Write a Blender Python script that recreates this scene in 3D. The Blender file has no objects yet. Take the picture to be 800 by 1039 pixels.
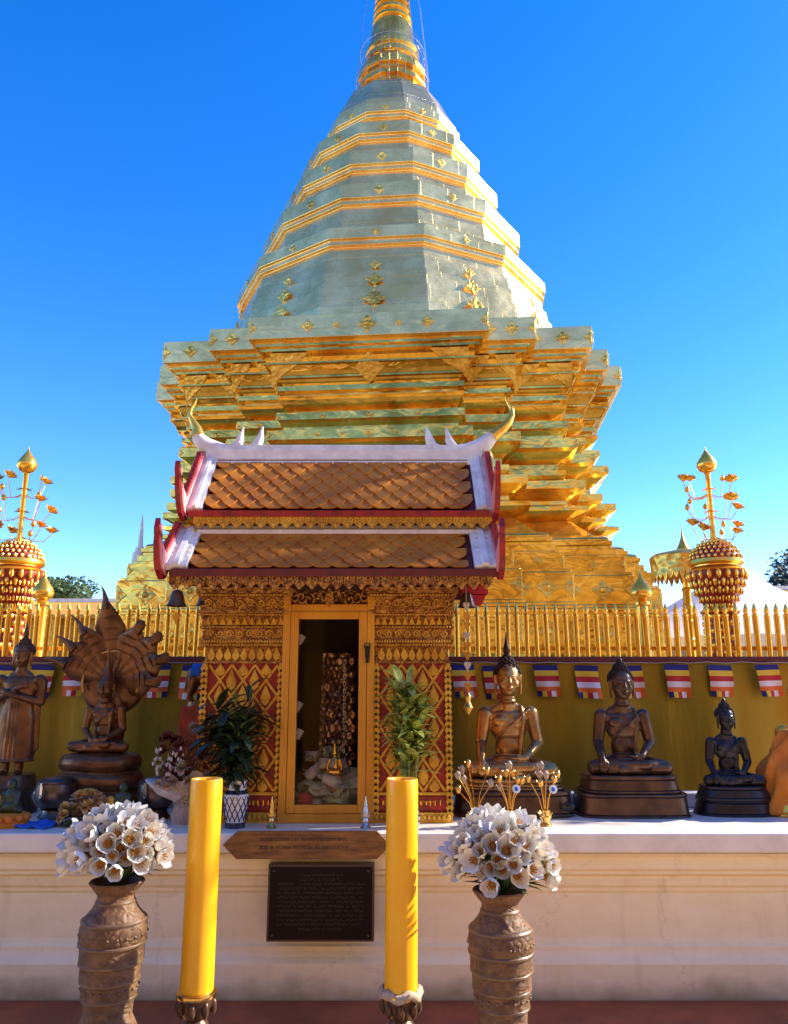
import bpy, bmesh, math, random
from mathutils import Vector, Matrix, noise
R = math.radians
C = bpy.context.scene.collection
random.seed(7)
# ------------------------------------------------------------------ camera geometry
F = 800.0; PITCH = R(12.7); EYE = 1.6
cp, sp_ = math.cos(PITCH), math.sin(PITCH)
def tanrow(py):
    dy = 519.5 - py
    return (dy*cp + F*sp_)/(F*cp - dy*sp_)
def at(px, py, Y):
    """world point at distance Y whose direction was read off the photograph"""
    dy = 519.5 - py
    return Vector(((px-400)*Y/(F*cp - dy*sp_), Y, EYE + Y*tanrow(py)))
def proj(p):
    d = p[1]*cp + (p[2]-EYE)*sp_
    u = (p[2]-EYE)*cp - p[1]*sp_
    return 400 + F*p[0]/d, 519.5 - F*u/d
# ------------------------------------------------------------------ mesh builder
class MB:
    def __init__(s): s.v=[]; s.f=[]; s.m=[]; s.mi=0; s.M=Matrix()
    def add(s, vs, fs):
        b=len(s.v); M=s.M
        s.v += [tuple(M @ Vector(p)) for p in vs]
        s.f += [tuple(b+i for i in f) for f in fs]; s.m += [s.mi]*len(fs)
        return s
    def box(s, c, d, rz=0, taper=1.0, rx=0, ry=0):
        x,y,z=d[0]/2,d[1]/2,d[2]/2
        vs=[(-x,-y,-z),(x,-y,-z),(x,y,-z),(-x,y,-z),(-x*taper,-y*taper,z),(x*taper,-y*taper,z),(x*taper,y*taper,z),(-x*taper,y*taper,z)]
        if rz or rx or ry:
            m=Matrix.Rotation(rz,3,'Z')@Matrix.Rotation(ry,3,'Y')@Matrix.Rotation(rx,3,'X'); vs=[m@Vector(p) for p in vs]
        vs=[(p[0]+c[0],p[1]+c[1],p[2]+c[2]) for p in vs]
        return s.add(vs,[(0,3,2,1),(4,5,6,7),(0,1,5,4),(1,2,6,5),(2,3,7,6),(3,0,4,7)])
    def prism(s, pts, origin, u, v, w):
        """polygon pts in the (u,v) plane at origin, thickness vector w"""
        o=Vector(origin); u=Vector(u); v=Vector(v); w=Vector(w); n=len(pts)
        a=[o+u*p[0]+v*p[1] for p in pts]; b=[p+w for p in a]
        fs=[tuple(range(n)), tuple(range(2*n-1,n-1,-1))]
        fs=[tuple(range(n))[::-1], tuple(range(n,2*n))]+[(i,(i+1)%n,n+(i+1)%n,n+i) for i in range(n)]
        return s.add(a+b,fs)
    def loft(s, rings, cap0=True, cap1=True, closed=True):
        n=len(rings[0]); vs=[p for r in rings for p in r]; fs=[]
        for i in range(len(rings)-1):
            for j in range(n if closed else n-1):
                a=i*n+j; b=i*n+(j+1)%n
                fs.append((a,b,b+n,a+n))
        if closed and cap0: fs.append(tuple(range(n))[::-1])
        if closed and cap1: fs.append(tuple(range((len(rings)-1)*n,len(rings)*n)))
        return s.add(vs,fs)
    def lathe(s, prof, c=(0,0,0), n=24, sx=1, sy=1, wob=None, cap=True):
        rings=[]
        for k,(r,z) in enumerate(prof):
            ring=[]
            for j in range(n):
                a=2*math.pi*j/n; rr=r
                if wob: rr*=wob(a,z)
                ring.append((c[0]+rr*math.cos(a)*sx,c[1]+rr*math.sin(a)*sy,c[2]+z))
            rings.append(ring)
        return s.loft(rings,cap,cap)
    def sph(s, c, r, nu=12, nv=8, rot=None):
        if not hasattr(r,'__len__'): r=(r,r,r)
        vs=[(0,0,-r[2])]; 
        for i in range(1,nv):
            t=math.pi*i/nv-math.pi/2
            for j in range(nu):
                a=2*math.pi*j/nu; vs.append((r[0]*math.cos(t)*math.cos(a),r[1]*math.cos(t)*math.sin(a),r[2]*math.sin(t)))
        vs.append((0,0,r[2])); last=len(vs)-1; fs=[]
        for j in range(nu):
            k=(j+1)%nu
            fs.append((0,1+k,1+j)); fs.append((last,last-nu+j,last-nu+k))
            for i in range(nv-2):
                a=1+i*nu+j; b=1+i*nu+k; fs.append((a,b,b+nu,a+nu))
        if rot is not None: vs=[rot@Vector(p) for p in vs]
        return s.add([(p[0]+c[0],p[1]+c[1],p[2]+c[2]) for p in vs],fs)
    def tube(s, path, rad, n=8, cap=True, flat=1.0):
        path=[Vector(p) for p in path]; k=len(path)
        if not hasattr(rad,'__len__'): rad=[rad]*k
        rings=[]; prev=None
        for i,p in enumerate(path):
            t=(path[min(i+1,k-1)]-path[max(i-1,0)]).normalized()
            if prev is None:
                up=Vector((0,1,0)) if abs(t.y)<.9 else Vector((1,0,0))
                a=up.cross(t).normalized()
            else:
                a=(prev-t*prev.dot(t)).normalized()
            prev=a; b=t.cross(a)
            rings.append([p+(a*math.cos(2*math.pi*j/n)+b*math.sin(2*math.pi*j/n)*flat)*rad[i] for j in range(n)])
        return s.loft(rings,cap,cap)
    def cap(s, a, b, ra, rb, n=12):
        """round cone: for organic unions"""
        a=Vector(a); b=Vector(b); k=5; path=[a+(b-a)*i/k for i in range(k+1)]; rad=[ra+(rb-ra)*i/k for i in range(k+1)]
        s.tube(path,rad,n); s.sph(a,ra,n,8); s.sph(b,rb,n,8); return s
    def leaf(s, base, d, L, W, droop=.4, up=(0,0,1), n=5, fold=.15):
        """a curved tapered leaf blade"""
        p=Vector(base); d=Vector(d).normalized(); up=Vector(up)
        side=d.cross(up); side=side.normalized() if side.length>1e-3 else Vector((1,0,0))
        vs=[]; fs=[]
        for i in range(n+1):
            t=i/n; w=W*math.sin(math.pi*min(1,(t*.92+.08)))**.8*.5
            if i==n: w=W*.02
            nn=side.cross(d).normalized()
            vs += [p-side*w+nn*w*fold, p, p+side*w+nn*w*fold]
            d=(d+Vector((0,0,-droop/n))).normalized(); p=p+d*(L/n)
        for i in range(n):
            a=i*3; fs += [(a,a+1,a+4,a+3),(a+1,a+2,a+5,a+4)]
        return s.add(vs,fs)
    def mesh(s, name, mats, smooth=None):
        me=bpy.data.meshes.new(name); me.from_pydata(s.v,[],s.f)
        if not isinstance(mats,(list,tuple)): mats=[mats]
        for m in mats: me.materials.append(m)
        me.polygons.foreach_set('material_index',s.m)
        if smooth is not None:
            me.polygons.foreach_set('use_smooth',[True]*len(s.f))
            me.set_sharp_from_angle(angle=R(smooth))
        me.update(); return me
    def build(s, name, mats, parent=None, smooth=None, loc=None, world=False, bevel=0):
        if world and parent is not None:
            o_=parent.location; s.v=[(p[0]-o_[0],p[1]-o_[1],p[2]-o_[2]) for p in s.v]
        me=s.mesh(name,mats,smooth)
        bm=bmesh.new(); bm.from_mesh(me); bmesh.ops.recalc_face_normals(bm,faces=bm.faces); bm.to_mesh(me); bm.free()
        return link(name,me,parent,loc,bevel)
def link(name, me, parent=None, loc=None, bevel=0):
    o=bpy.data.objects.new(name,me); C.objects.link(o)
    if parent: o.parent=parent
    if loc is not None: o.location=loc
    if bevel:
        b=o.modifiers.new('bevel','BEVEL'); b.width=bevel; b.segments=2; b.limit_method='ANGLE'; b.angle_limit=R(40)
    return o
def fuse(mb, name, mats, voxel, it=6, parent=None, loc=None):
    """voxel-union of overlapping volumes into one continuous smooth surface"""
    me=mb.mesh('tmp',mats); bm=bmesh.new(); bm.from_mesh(me); bmesh.ops.recalc_face_normals(bm,faces=bm.faces); bm.to_mesh(me); bm.free()
    o=bpy.data.objects.new('tmp',me); C.objects.link(o)
    r=o.modifiers.new('r','REMESH'); r.mode='VOXEL'; r.voxel_size=voxel; r.use_smooth_shade=True
    if it:
        q=o.modifiers.new('s','SMOOTH'); q.iterations=it; q.factor=.5
    dg=bpy.context.evaluated_depsgraph_get(); dg.update()
    m2=bpy.data.meshes.new_from_object(o.evaluated_get(dg)); m2.name=name
    bpy.data.objects.remove(o)
    if len(m2.materials)==0:
        m2.materials.append(mats if not isinstance(mats,(list,tuple)) else mats[0])
    m2.polygons.foreach_set('use_smooth',[True]*len(m2.polygons))
    return link(name,m2,parent,loc)
def tag(o, label=None, cat=None, group=None, kind=None):
    if label: o['label']=label
    if cat: o['category']=cat
    if group: o['group']=group
    if kind: o['kind']=kind
    return o
def thing(name, label, cat, loc=(0,0,0), rz=0, group=None):
    o=bpy.data.objects.new(name,None); C.objects.link(o); o.location=loc; o.rotation_euler=(0,0,rz)
    o.empty_display_size=.1
    return tag(o,label,cat,group)
def dup(root, loc=None, rz=None, label=None, scale=None):
    def cpy(o,par):
        c=o.copy(); C.objects.link(c); c.parent=par
        for k in o.children: cpy(k,c)
        return c
    r=cpy(root,None)
    if loc is not None: r.location=loc
    if rz is not None: r.rotation_euler=(0,0,rz)
    if scale is not None: r.scale=scale if hasattr(scale,'__len__') else (scale,)*3
    if label: r['label']=label
    return r
# ------------------------------------------------------------------ materials
def mat(name, col, rough=.5, metal=0.0, var=None, nscale=6, bump=0, bscale=40, spec=.5, detail=4, stretch=None, coat=0, sss=0, bumpkind='noise', rvar=0, bdist=.01):
    m=bpy.data.materials.new(name); m.use_nodes=True; nt=m.node_tree; N=nt.nodes; L=nt.links
    b=N['Principled BSDF']; b.inputs['Base Color'].default_value=(*col,1); b.inputs['Roughness'].default_value=rough; b.inputs['Metallic'].default_value=metal
    b.inputs['Specular IOR Level'].default_value=spec
    if coat: b.inputs['Coat Weight'].default_value=coat; b.inputs['Coat Roughness'].default_value=.1
    if sss:
        b.inputs['Subsurface Weight'].default_value=sss; b.inputs['Subsurface Radius'].default_value=(.02,.012,.006); b.inputs['Subsurface Scale'].default_value=1
    tc=N.new('ShaderNodeTexCoord'); mp=N.new('ShaderNodeMapping'); L.new(tc.outputs['Object'],mp.inputs[0])
    if stretch: mp.inputs['Scale'].default_value=stretch
    if var or rvar:
        n=N.new('ShaderNodeTexNoise'); n.inputs['Scale'].default_value=nscale; n.inputs['Detail'].default_value=detail; n.inputs['Roughness'].default_value=.6
        L.new(mp.outputs[0],n.inputs['Vector'])
        r=N.new('ShaderNodeValToRGB'); r.color_ramp.elements[0].position=.35; r.color_ramp.elements[1].position=.66
        L.new(n.outputs[0],r.inputs[0])
        if var:
            r.color_ramp.elements[0].color=(*col,1); r.color_ramp.elements[1].color=(*var,1)
            L.new(r.outputs[0],b.inputs['Base Color'])
        if rvar:
            mr=N.new('ShaderNodeMapRange'); mr.inputs[3].default_value=max(0.02,rough-rvar); mr.inputs[4].default_value=min(1,rough+rvar)
            L.new(n.outputs[0],mr.inputs[0]); L.new(mr.outputs[0],b.inputs['Roughness'])
    if bump:
        bp=N.new('ShaderNodeBump'); bp.inputs['Strength'].default_value=bump; bp.inputs['Distance'].default_value=bdist
        if bumpkind=='noise':
            q=N.new('ShaderNodeTexNoise'); q.inputs['Detail'].default_value=5; q.inputs['Scale'].default_value=bscale; L.new(mp.outputs[0],q.inputs['Vector']); out=q.outputs[0]
        elif bumpkind=='voronoi':
            q=N.new('ShaderNodeTexVoronoi'); q.inputs['Scale'].default_value=bscale; L.new(mp.outputs[0],q.inputs['Vector']); out=q.outputs[0]
        elif bumpkind=='carved':
            q=N.new('ShaderNodeTexVoronoi'); q.feature='SMOOTH_F1'; q.inputs['Scale'].default_value=bscale
            w=N.new('ShaderNodeTexNoise'); w.inputs['Scale'].default_value=bscale*.6
            ad=N.new('ShaderNodeMixRGB'); ad.blend_type='ADD'; ad.inputs[0].default_value=.08
            L.new(mp.outputs[0],w.inputs['Vector']); L.new(mp.outputs[0],ad.inputs[1]); L.new(w.outputs[1],ad.inputs[2]); L.new(ad.outputs[0],q.inputs['Vector'])
            sn=N.new('ShaderNodeMath'); sn.operation='MULTIPLY'; sn.inputs[1].default_value=14; L.new(q.outputs[0],sn.inputs[0])
            s2=N.new('ShaderNodeMath'); s2.operation='SINE'; L.new(sn.outputs[0],s2.inputs[0]); out=s2.outputs[0]
        L.new(out,bp.inputs['Height']); L.new(bp.outputs[0],b.inputs['Normal'])
    return m
GOLD=(1.0,.60,.14)
M={}
def sheet_gold(name, rough, dent, dscale, fine=0.0):
    """hand-beaten gilt copper sheet: broad dents, faint seams and tarnish"""
    m=bpy.data.materials.new(name); m.use_nodes=True; nt=m.node_tree; N=nt.nodes; L=nt.links; b=N['Principled BSDF']
    b.inputs['Metallic'].default_value=.86
    tc=N.new('ShaderNodeTexCoord')
    n=N.new('ShaderNodeTexNoise'); n.inputs['Scale'].default_value=1.3; n.inputs['Detail'].default_value=6; n.inputs['Roughness'].default_value=.65; L.new(tc.outputs['Object'],n.inputs['Vector'])
    r=N.new('ShaderNodeValToRGB'); r.color_ramp.elements[0].position=.34; r.color_ramp.elements[0].color=(.62,.34,.05,1); r.color_ramp.elements[1].position=.65; r.color_ramp.elements[1].color=(1,.71,.16,1)
    L.new(n.outputs[0],r.inputs[0]); L.new(r.outputs[0],b.inputs['Base Color'])
    mr=N.new('ShaderNodeMapRange'); mr.inputs[1].default_value=.3; mr.inputs[2].default_value=.7; mr.inputs[3].default_value=rough*.7; mr.inputs[4].default_value=rough*1.4; L.new(n.outputs[0],mr.inputs[0]); L.new(mr.outputs[0],b.inputs['Roughness'])
    d=N.new('ShaderNodeTexNoise'); d.inputs['Scale'].default_value=dscale; d.inputs['Detail'].default_value=2; d.inputs['Distortion'].default_value=.6
    mp=N.new('ShaderNodeMapping'); mp.inputs['Scale'].default_value=(1,1,1.6); L.new(tc.outputs['Object'],mp.inputs[0]); L.new(mp.outputs[0],d.inputs['Vector'])
    bp=N.new('ShaderNodeBump'); bp.inputs['Strength'].default_value=1; bp.inputs['Distance'].default_value=dent; L.new(d.outputs[0],bp.inputs['Height'])
    sx=N.new('ShaderNodeSeparateXYZ'); L.new(tc.outputs['Object'],sx.inputs[0])
    sm=N.new('ShaderNodeMath'); sm.operation='MULTIPLY_ADD'; sm.inputs[1].default_value=.83; L.new(sx.outputs[1],sm.inputs[0]); L.new(sx.outputs[0],sm.inputs[2])
    cx=N.new('ShaderNodeCombineXYZ'); L.new(sm.outputs[0],cx.inputs[0]); L.new(sx.outputs[2],cx.inputs[1])
    bk=N.new('ShaderNodeTexBrick'); bk.inputs['Scale'].default_value=1; bk.inputs['Brick Width'].default_value=.92; bk.inputs['Row Height'].default_value=.61; bk.inputs['Mortar Size'].default_value=.008; L.new(cx.outputs[0],bk.inputs['Vector'])
    b3=N.new('ShaderNodeBump'); b3.inputs['Strength'].default_value=.7; b3.inputs['Distance'].default_value=.012; L.new(bk.outputs[1],b3.inputs['Height']); L.new(bp.outputs[0],b3.inputs['Normal'])
    bp=b3
    last=bp
    if fine:
        v=N.new('ShaderNodeTexVoronoi'); v.inputs['Scale'].default_value=11; L.new(tc.outputs['Object'],v.inputs['Vector'])
        b2=N.new('ShaderNodeBump'); b2.inputs['Strength'].default_value=1; b2.inputs['Distance'].default_value=fine; L.new(v.outputs[0],b2.inputs['Height']); L.new(bp.outputs[0],b2.inputs['Normal']); last=b2
    L.new(last.outputs[0],b.inputs['Normal'])
    return m
M['chedi']=sheet_gold('gilt_copper_sheet',.14,.020,2.0)
M['cone']=sheet_gold('sky_paled_gilt_sheet',.25,.014,1.7)
for _n in M['cone'].node_tree.nodes:
    if _n.type=='VALTORGB': _n.color_ramp.elements[0].color=(.88,.56,.17,1); _n.color_ramp.elements[1].color=(1,.76,.31,1)  # same gilt sheet, paled: the bright sky reflection is put into the colour
M['emboss']=sheet_gold('embossed_gilt_sheet',.35,.03,2,.02)
M['gold']=mat('polished_gilt',(1.0,.60,.09),.24,.8,var=(.92,.48,.06),nscale=8,bump=.3,bscale=30,bdist=.004)
M['goldpaint']=mat('old_gold_paint',(.80,.46,.05),.40,.35,var=(.52,.24,.02),nscale=9,bump=.35,bscale=90,bdist=.003)
M['doorgold']=mat('gold_painted_wood',(.74,.34,.03),.42,.25,var=(.60,.24,.02),nscale=5,bump=.25,bscale=50,stretch=(1,1,.2),bdist=.003)
M['carved']=mat('carved_gilt_wood',(.62,.30,.045),.45,.35,var=(.28,.08,.02),nscale=22,bump=1,bscale=26,bumpkind='carved',bdist=.006)
M['darkcarved']=mat('carved_dark_wood',(.30,.13,.03),.5,.35,var=(.08,.025,.01),nscale=30,bump=1,bscale=34,bumpkind='carved',bdist=.006)
M['red']=mat('red_lacquer',(.42,.015,.010),.4,0,var=(.18,.008,.01),nscale=14,bump=.2,bscale=60,bdist=.002)
M['darkred']=mat('dark_red_paint',(.16,.012,.01),.5,0,var=(.09,.01,.01),nscale=10,bump=.2,bscale=60,bdist=.002)
M['pink']=mat('faded_pink_paint',(.85,.34,.34),.6,0,var=(.78,.26,.27),nscale=14,bump=.2,bscale=60,bdist=.002)
M['ochretile']=mat('ochre_roof_tiles',(.6,.36,.06),.6)
M['white']=mat('whitewashed_trim',(.86,.84,.80),.55,0,var=(.64,.60,.60),nscale=9,bump=.3,bscale=50,bdist=.003)
M['tile']=mat('ochre_glazed_tile',(.60,.225,.022),.5,0,spec=.2,var=(.38,.12,.016),nscale=5,bump=.2,bscale=40,bdist=.003)
M['bronze']=mat('brown_bronze',(.17,.09,.05),.33,.6,var=(.07,.04,.025),nscale=9,bump=.25,bscale=60,bdist=.003,rvar=.12)
M['bronze2']=mat('reddish_bronze',(.24,.11,.042),.34,.6,var=(.10,.045,.02),nscale=7,bump=.25,bscale=60,bdist=.003,rvar=.12)
M['bronzeg']=mat('gold_lit_bronze',(.55,.31,.10),.30,.75,var=(.22,.12,.06),nscale=5,bump=.25,bscale=60,bdist=.003,rvar=.12)  # gold-brown bronze, lightened so the colour carries the warm light on it
M['black']=mat('black_patina',(.012,.010,.012),.32,.3,var=(.03,.022,.025),nscale=10,bump=.3,bscale=70,bdist=.003)
M['hair']=mat('dark_bronze_curls',(.05,.03,.025),.4,.6,var=(.025,.018,.016),nscale=30)
M['candle']=mat('yellow_wax',(.92,.50,.004),.38,0,var=(.90,.43,.003),nscale=5,sss=.25,bump=.12,bscale=14,bdist=.004,coat=.15)
M['clay']=mat('glazed_stoneware',(.20,.105,.05),.55,0,spec=.3,var=(.085,.045,.025),nscale=16,bump=.45,bscale=22,bumpkind='carved',bdist=.004,stretch=(1,1,1.3))
M['clayband']=mat('smooth_stoneware_band',(.19,.105,.052),.40,0,var=(.10,.057,.032),nscale=12,bump=.4,bscale=50,bdist=.003)
M['petal']=mat('white_petal',(.85,.83,.80),.5,0,var=(.80,.76,.66),nscale=20,sss=.2)
M['pollen']=mat('orange_flower_heart',(.50,.20,.015),.6,0,var=(.30,.12,.015),nscale=60)
M['stemgreen']=mat('dark_green_leaf',(.03,.07,.02),.45,0,var=(.05,.10,.03),nscale=20)
M['leafdark']=mat('deep_green_leaf',(.018,.035,.018),.35,0,var=(.035,.06,.025),nscale=14)
M['leafbright']=mat('fresh_green_leaf',(.10,.17,.03),.4,0,var=(.22,.28,.07),nscale=30,stretch=(1,1,1))
M['leafyellow']=mat('cream_edged_leaf',(.16,.26,.03),.4,0,var=(.55,.55,.14),nscale=36)
M['wood']=mat('weathered_dark_wood',(.10,.035,.012),.45,0,var=(.30,.13,.025),nscale=3.5,bump=.5,bscale=22,stretch=(1.5,1,9),bdist=.005)
M['plaque']=mat('dark_brown_stone',(.012,.005,.004),.6,0,spec=.15,var=(.009,.005,.004),nscale=8,bump=.2,bscale=60,bdist=.002)
M['plaqueframe']=mat('dark_plaque_edge',(.07,.022,.014),.4)
M['letter']=mat('worn_brown_lettering',(.055,.03,.02),.5)
M['steel']=mat('tarnished_steel',(.22,.17,.14),.35,.85,var=(.10,.075,.065),nscale=12,bump=.35,bscale=18,bdist=.004)
M['silver']=mat('silver_metal',(.7,.66,.6),.25,1)
M['brass']=mat('pale_brass',(.85,.55,.18),.25,1,var=(.7,.4,.1),nscale=20)
M['blue']=mat('blue_cloth',(.01,.13,.62),.7,0,var=(.01,.09,.45),nscale=9,bump=.3,bscale=70)
M['bluedark']=mat('flag_blue',(.015,.015,.16),.75,bump=.2,bscale=200); M['yellow']=mat('flag_yellow',(.75,.50,.03),.75)
M['flagred']=mat('flag_red',(.48,.015,.02),.75); M['flagwhite']=mat('flag_white',(.72,.66,.72),.75); M['flagorange']=mat('flag_orange',(.72,.14,.02),.75)
M['robe']=mat('saffron_cloth',(.75,.24,.015),.75,0,var=(.65,.17,.01),nscale=12,bump=.5,bscale=120,bdist=.002,sss=.1)
M['potwhite']=mat('white_glaze',(.70,.66,.66),.2,coat=.4); M['potblue']=mat('ink_blue_glaze',(.012,.012,.04),.2,coat=.4)
M['paper']=mat('crumpled_wrapping_paper',(.55,.42,.35),.8,0,var=(.42,.30,.24),nscale=9,bump=.8,bscale=14,bdist=.01)
M['net']=mat('sheer_white_wrap',(.66,.58,.54),.7,0,var=(.5,.42,.38),nscale=12,bump=.8,bscale=16,bdist=.01)
M['note']=mat('green_banknote',(.30,.36,.17),.7,0,var=(.45,.46,.30),nscale=26)
M['notepale']=mat('pale_banknote',(.50,.46,.36),.7,0,var=(.32,.28,.22),nscale=26)
M['string']=mat('grey_cord',(.35,.30,.25),.8)
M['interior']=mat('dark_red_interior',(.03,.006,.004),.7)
M['beads']=mat('dark_scaled_metal',(.30,.17,.09),.2,.8,bump=1,bscale=24,bumpkind='voronoi',bdist=.02)
M['bark']=mat('brown_bark',(.09,.06,.04),.9,0,var=(.05,.035,.025),nscale=8,bump=.8,bscale=18,bdist=.02)
M['foliage']=mat('tree_foliage',(.035,.075,.02),.6,0,var=(.07,.12,.035),nscale=1.2)
M['foliageblue']=mat('conifer_foliage',(.02,.045,.035),.6,0,var=(.035,.07,.045),nscale=1.5)
M['tent']=mat('white_marquee_fabric',(.78,.79,.84),.7,0,var=(.70,.72,.78),nscale=3)
M['roofbrown']=mat('brown_roof_tiles',(.56,.33,.06),.7,0,var=(.38,.20,.04),nscale=8,bump=.6,bscale=20)
M['wallgold']=mat('yellow_plaster',(.62,.33,.05),.7,0,var=(.55,.26,.04),nscale=2,bump=.3,bscale=20)
M['rosedark']=mat('dried_dark_red_petals',(.12,.02,.02),.7,0,var=(.22,.05,.04),nscale=30)
M['rosecream']=mat('dried_cream_petals',(.52,.44,.34),.7,0,var=(.38,.28,.2),nscale=30)
M['yflower']=mat('pale_yellow_petals',(.68,.50,.12),.65,0,var=(.62,.36,.22),nscale=24)
M['pflower']=mat('dusty_pink_petals',(.55,.32,.25),.65,0,var=(.62,.45,.25),nscale=24)
def cloth_gold():
    m=bpy.data.materials.new('olive_gold_sheeting'); m.use_nodes=True; nt=m.node_tree; N=nt.nodes; L=nt.links; b=N['Principled BSDF']
    tc=N.new('ShaderNodeTexCoord'); n=N.new('ShaderNodeTexNoise'); n.inputs['Scale'].default_value=.55; n.inputs['Detail'].default_value=3; L.new(tc.outputs['Object'],n.inputs['Vector'])
    r=N.new('ShaderNodeValToRGB'); e=r.color_ramp.elements; e[0].position=.38; e[0].color=(.25,.21,.02,1); e[1].position=.62; e[1].color=(.47,.27,.02,1)
    L.new(n.outputs[0],r.inputs[0]); L.new(r.outputs[0],b.inputs['Base Color'])
    b.inputs['Metallic'].default_value=.55; b.inputs['Roughness'].default_value=.42
    mp=N.new('ShaderNodeMapping'); mp.inputs['Scale'].default_value=(3,1,.6); L.new(tc.outputs['Object'],mp.inputs[0])
    q=N.new('ShaderNodeTexNoise'); q.inputs['Scale'].default_value=2; q.inputs['Detail'].default_value=3; L.new(mp.outputs[0],q.inputs['Vector'])
    bp=N.new('ShaderNodeBump'); bp.inputs['Distance'].default_value=.014; L.new(q.outputs[0],bp.inputs['Height']); L.new(bp.outputs[0],b.inputs['Normal'])
    return m
M['sheeting']=cloth_gold()
def plaster():
    m=bpy.data.materials.new('painted_masonry'); m.use_nodes=True; nt=m.node_tree; N=nt.nodes; L=nt.links; b=N['Principled BSDF']; b.inputs['Roughness'].default_value=.62
    tc=N.new('ShaderNodeTexCoord'); n=N.new('ShaderNodeTexNoise'); n.inputs['Scale'].default_value=3; n.inputs['Detail'].default_value=8; n.inputs['Roughness'].default_value=.7
    mp=N.new('ShaderNodeMapping'); mp.inputs['Scale'].default_value=(1,1,2.2); L.new(tc.outputs['Object'],mp.inputs[0]); L.new(mp.outputs[0],n.inputs['Vector'])
    r=N.new('ShaderNodeValToRGB'); e=r.color_ramp.elements; e[0].position=.3; e[0].color=(.84,.70,.46,1); e[1].position=.6; e[1].color=(.92,.80,.57,1); L.new(n.outputs[0],r.inputs[0])
    # damp, mossy staining that climbs from the floor
    sx=N.new('ShaderNodeSeparateXYZ'); L.new(tc.outputs['Object'],sx.inputs[0])
    n2=N.new('ShaderNodeTexNoise'); n2.inputs['Scale'].default_value=5; n2.inputs['Detail'].default_value=6; L.new(tc.outputs['Object'],n2.inputs['Vector'])
    ma=N.new('ShaderNodeMath'); ma.operation='MULTIPLY_ADD'; ma.inputs[1].default_value=-.22; L.new(n2.outputs[0],ma.inputs[0]); L.new(sx.outputs[2],ma.inputs[2])
    mr=N.new('ShaderNodeMapRange'); mr.inputs[1].default_value=-.10; mr.inputs[2].default_value=.02; mr.inputs[3].default_value=.65; mr.inputs[4].default_value=0; L.new(ma.outputs[0],mr.inputs[0])
    mx=N.new('ShaderNodeMixRGB'); mx.inputs[2].default_value=(.20,.15,.05,1); L.new(mr.outputs[0],mx.inputs[0]); L.new(r.outputs[0],mx.inputs[1]); L.new(mx.outputs[0],b.inputs['Base Color'])
    # thin rain streaks and hairline cracks
    m3=N.new('ShaderNodeMapping'); m3.inputs['Scale'].default_value=(9,9,.7); L.new(tc.outputs['Object'],m3.inputs[0]); n3=N.new('ShaderNodeTexNoise'); n3.inputs['Scale'].default_value=1.6; n3.inputs['Detail'].default_value=6; L.new(m3.outputs[0],n3.inputs['Vector'])
    r3=N.new('ShaderNodeMapRange'); r3.inputs[1].default_value=.56; r3.inputs[2].default_value=.75; r3.inputs[3].default_value=0; r3.inputs[4].default_value=.20; L.new(n3.outputs[0],r3.inputs[0])
    x3=N.new('ShaderNodeMixRGB'); x3.inputs[2].default_value=(.42,.33,.22,1); L.new(r3.outputs[0],x3.inputs[0]); L.new(mx.outputs[0],x3.inputs[1])
    vc=N.new('ShaderNodeTexVoronoi'); vc.feature='DISTANCE_TO_EDGE'; vc.inputs['Scale'].default_value=1.3; nw=N.new('ShaderNodeMixRGB'); nw.inputs[0].default_value=.25; L.new(tc.outputs['Object'],nw.inputs[1]); L.new(n.outputs[1],nw.inputs[2]); L.new(nw.outputs[0],vc.inputs['Vector'])
    r4=N.new('ShaderNodeMapRange'); r4.inputs[1].default_value=.002; r4.inputs[2].default_value=.006; r4.inputs[3].default_value=.18; r4.inputs[4].default_value=0; L.new(vc.outputs[0],r4.inputs[0])
    x4=N.new('ShaderNodeMixRGB'); x4.inputs[2].default_value=(.30,.22,.15,1); L.new(r4.outputs[0],x4.inputs[0]); L.new(x3.outputs[0],x4.inputs[1]); L.new(x4.outputs[0],b.inputs['Base Color'])
    bp=N.new('ShaderNodeBump'); bp.inputs['Strength'].default_value=.4; bp.inputs['Distance'].default_value=.006; L.new(n.outputs[0],bp.inputs['Height']); L.new(bp.outputs[0],b.inputs['Normal'])
    return m
M['plaster']=plaster()
M['marble']=mat('pale_painted_shelf',(.80,.74,.66),.4,0,var=(.68,.61,.53),nscale=6,bump=.2,bscale=30,bdist=.003)
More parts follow.
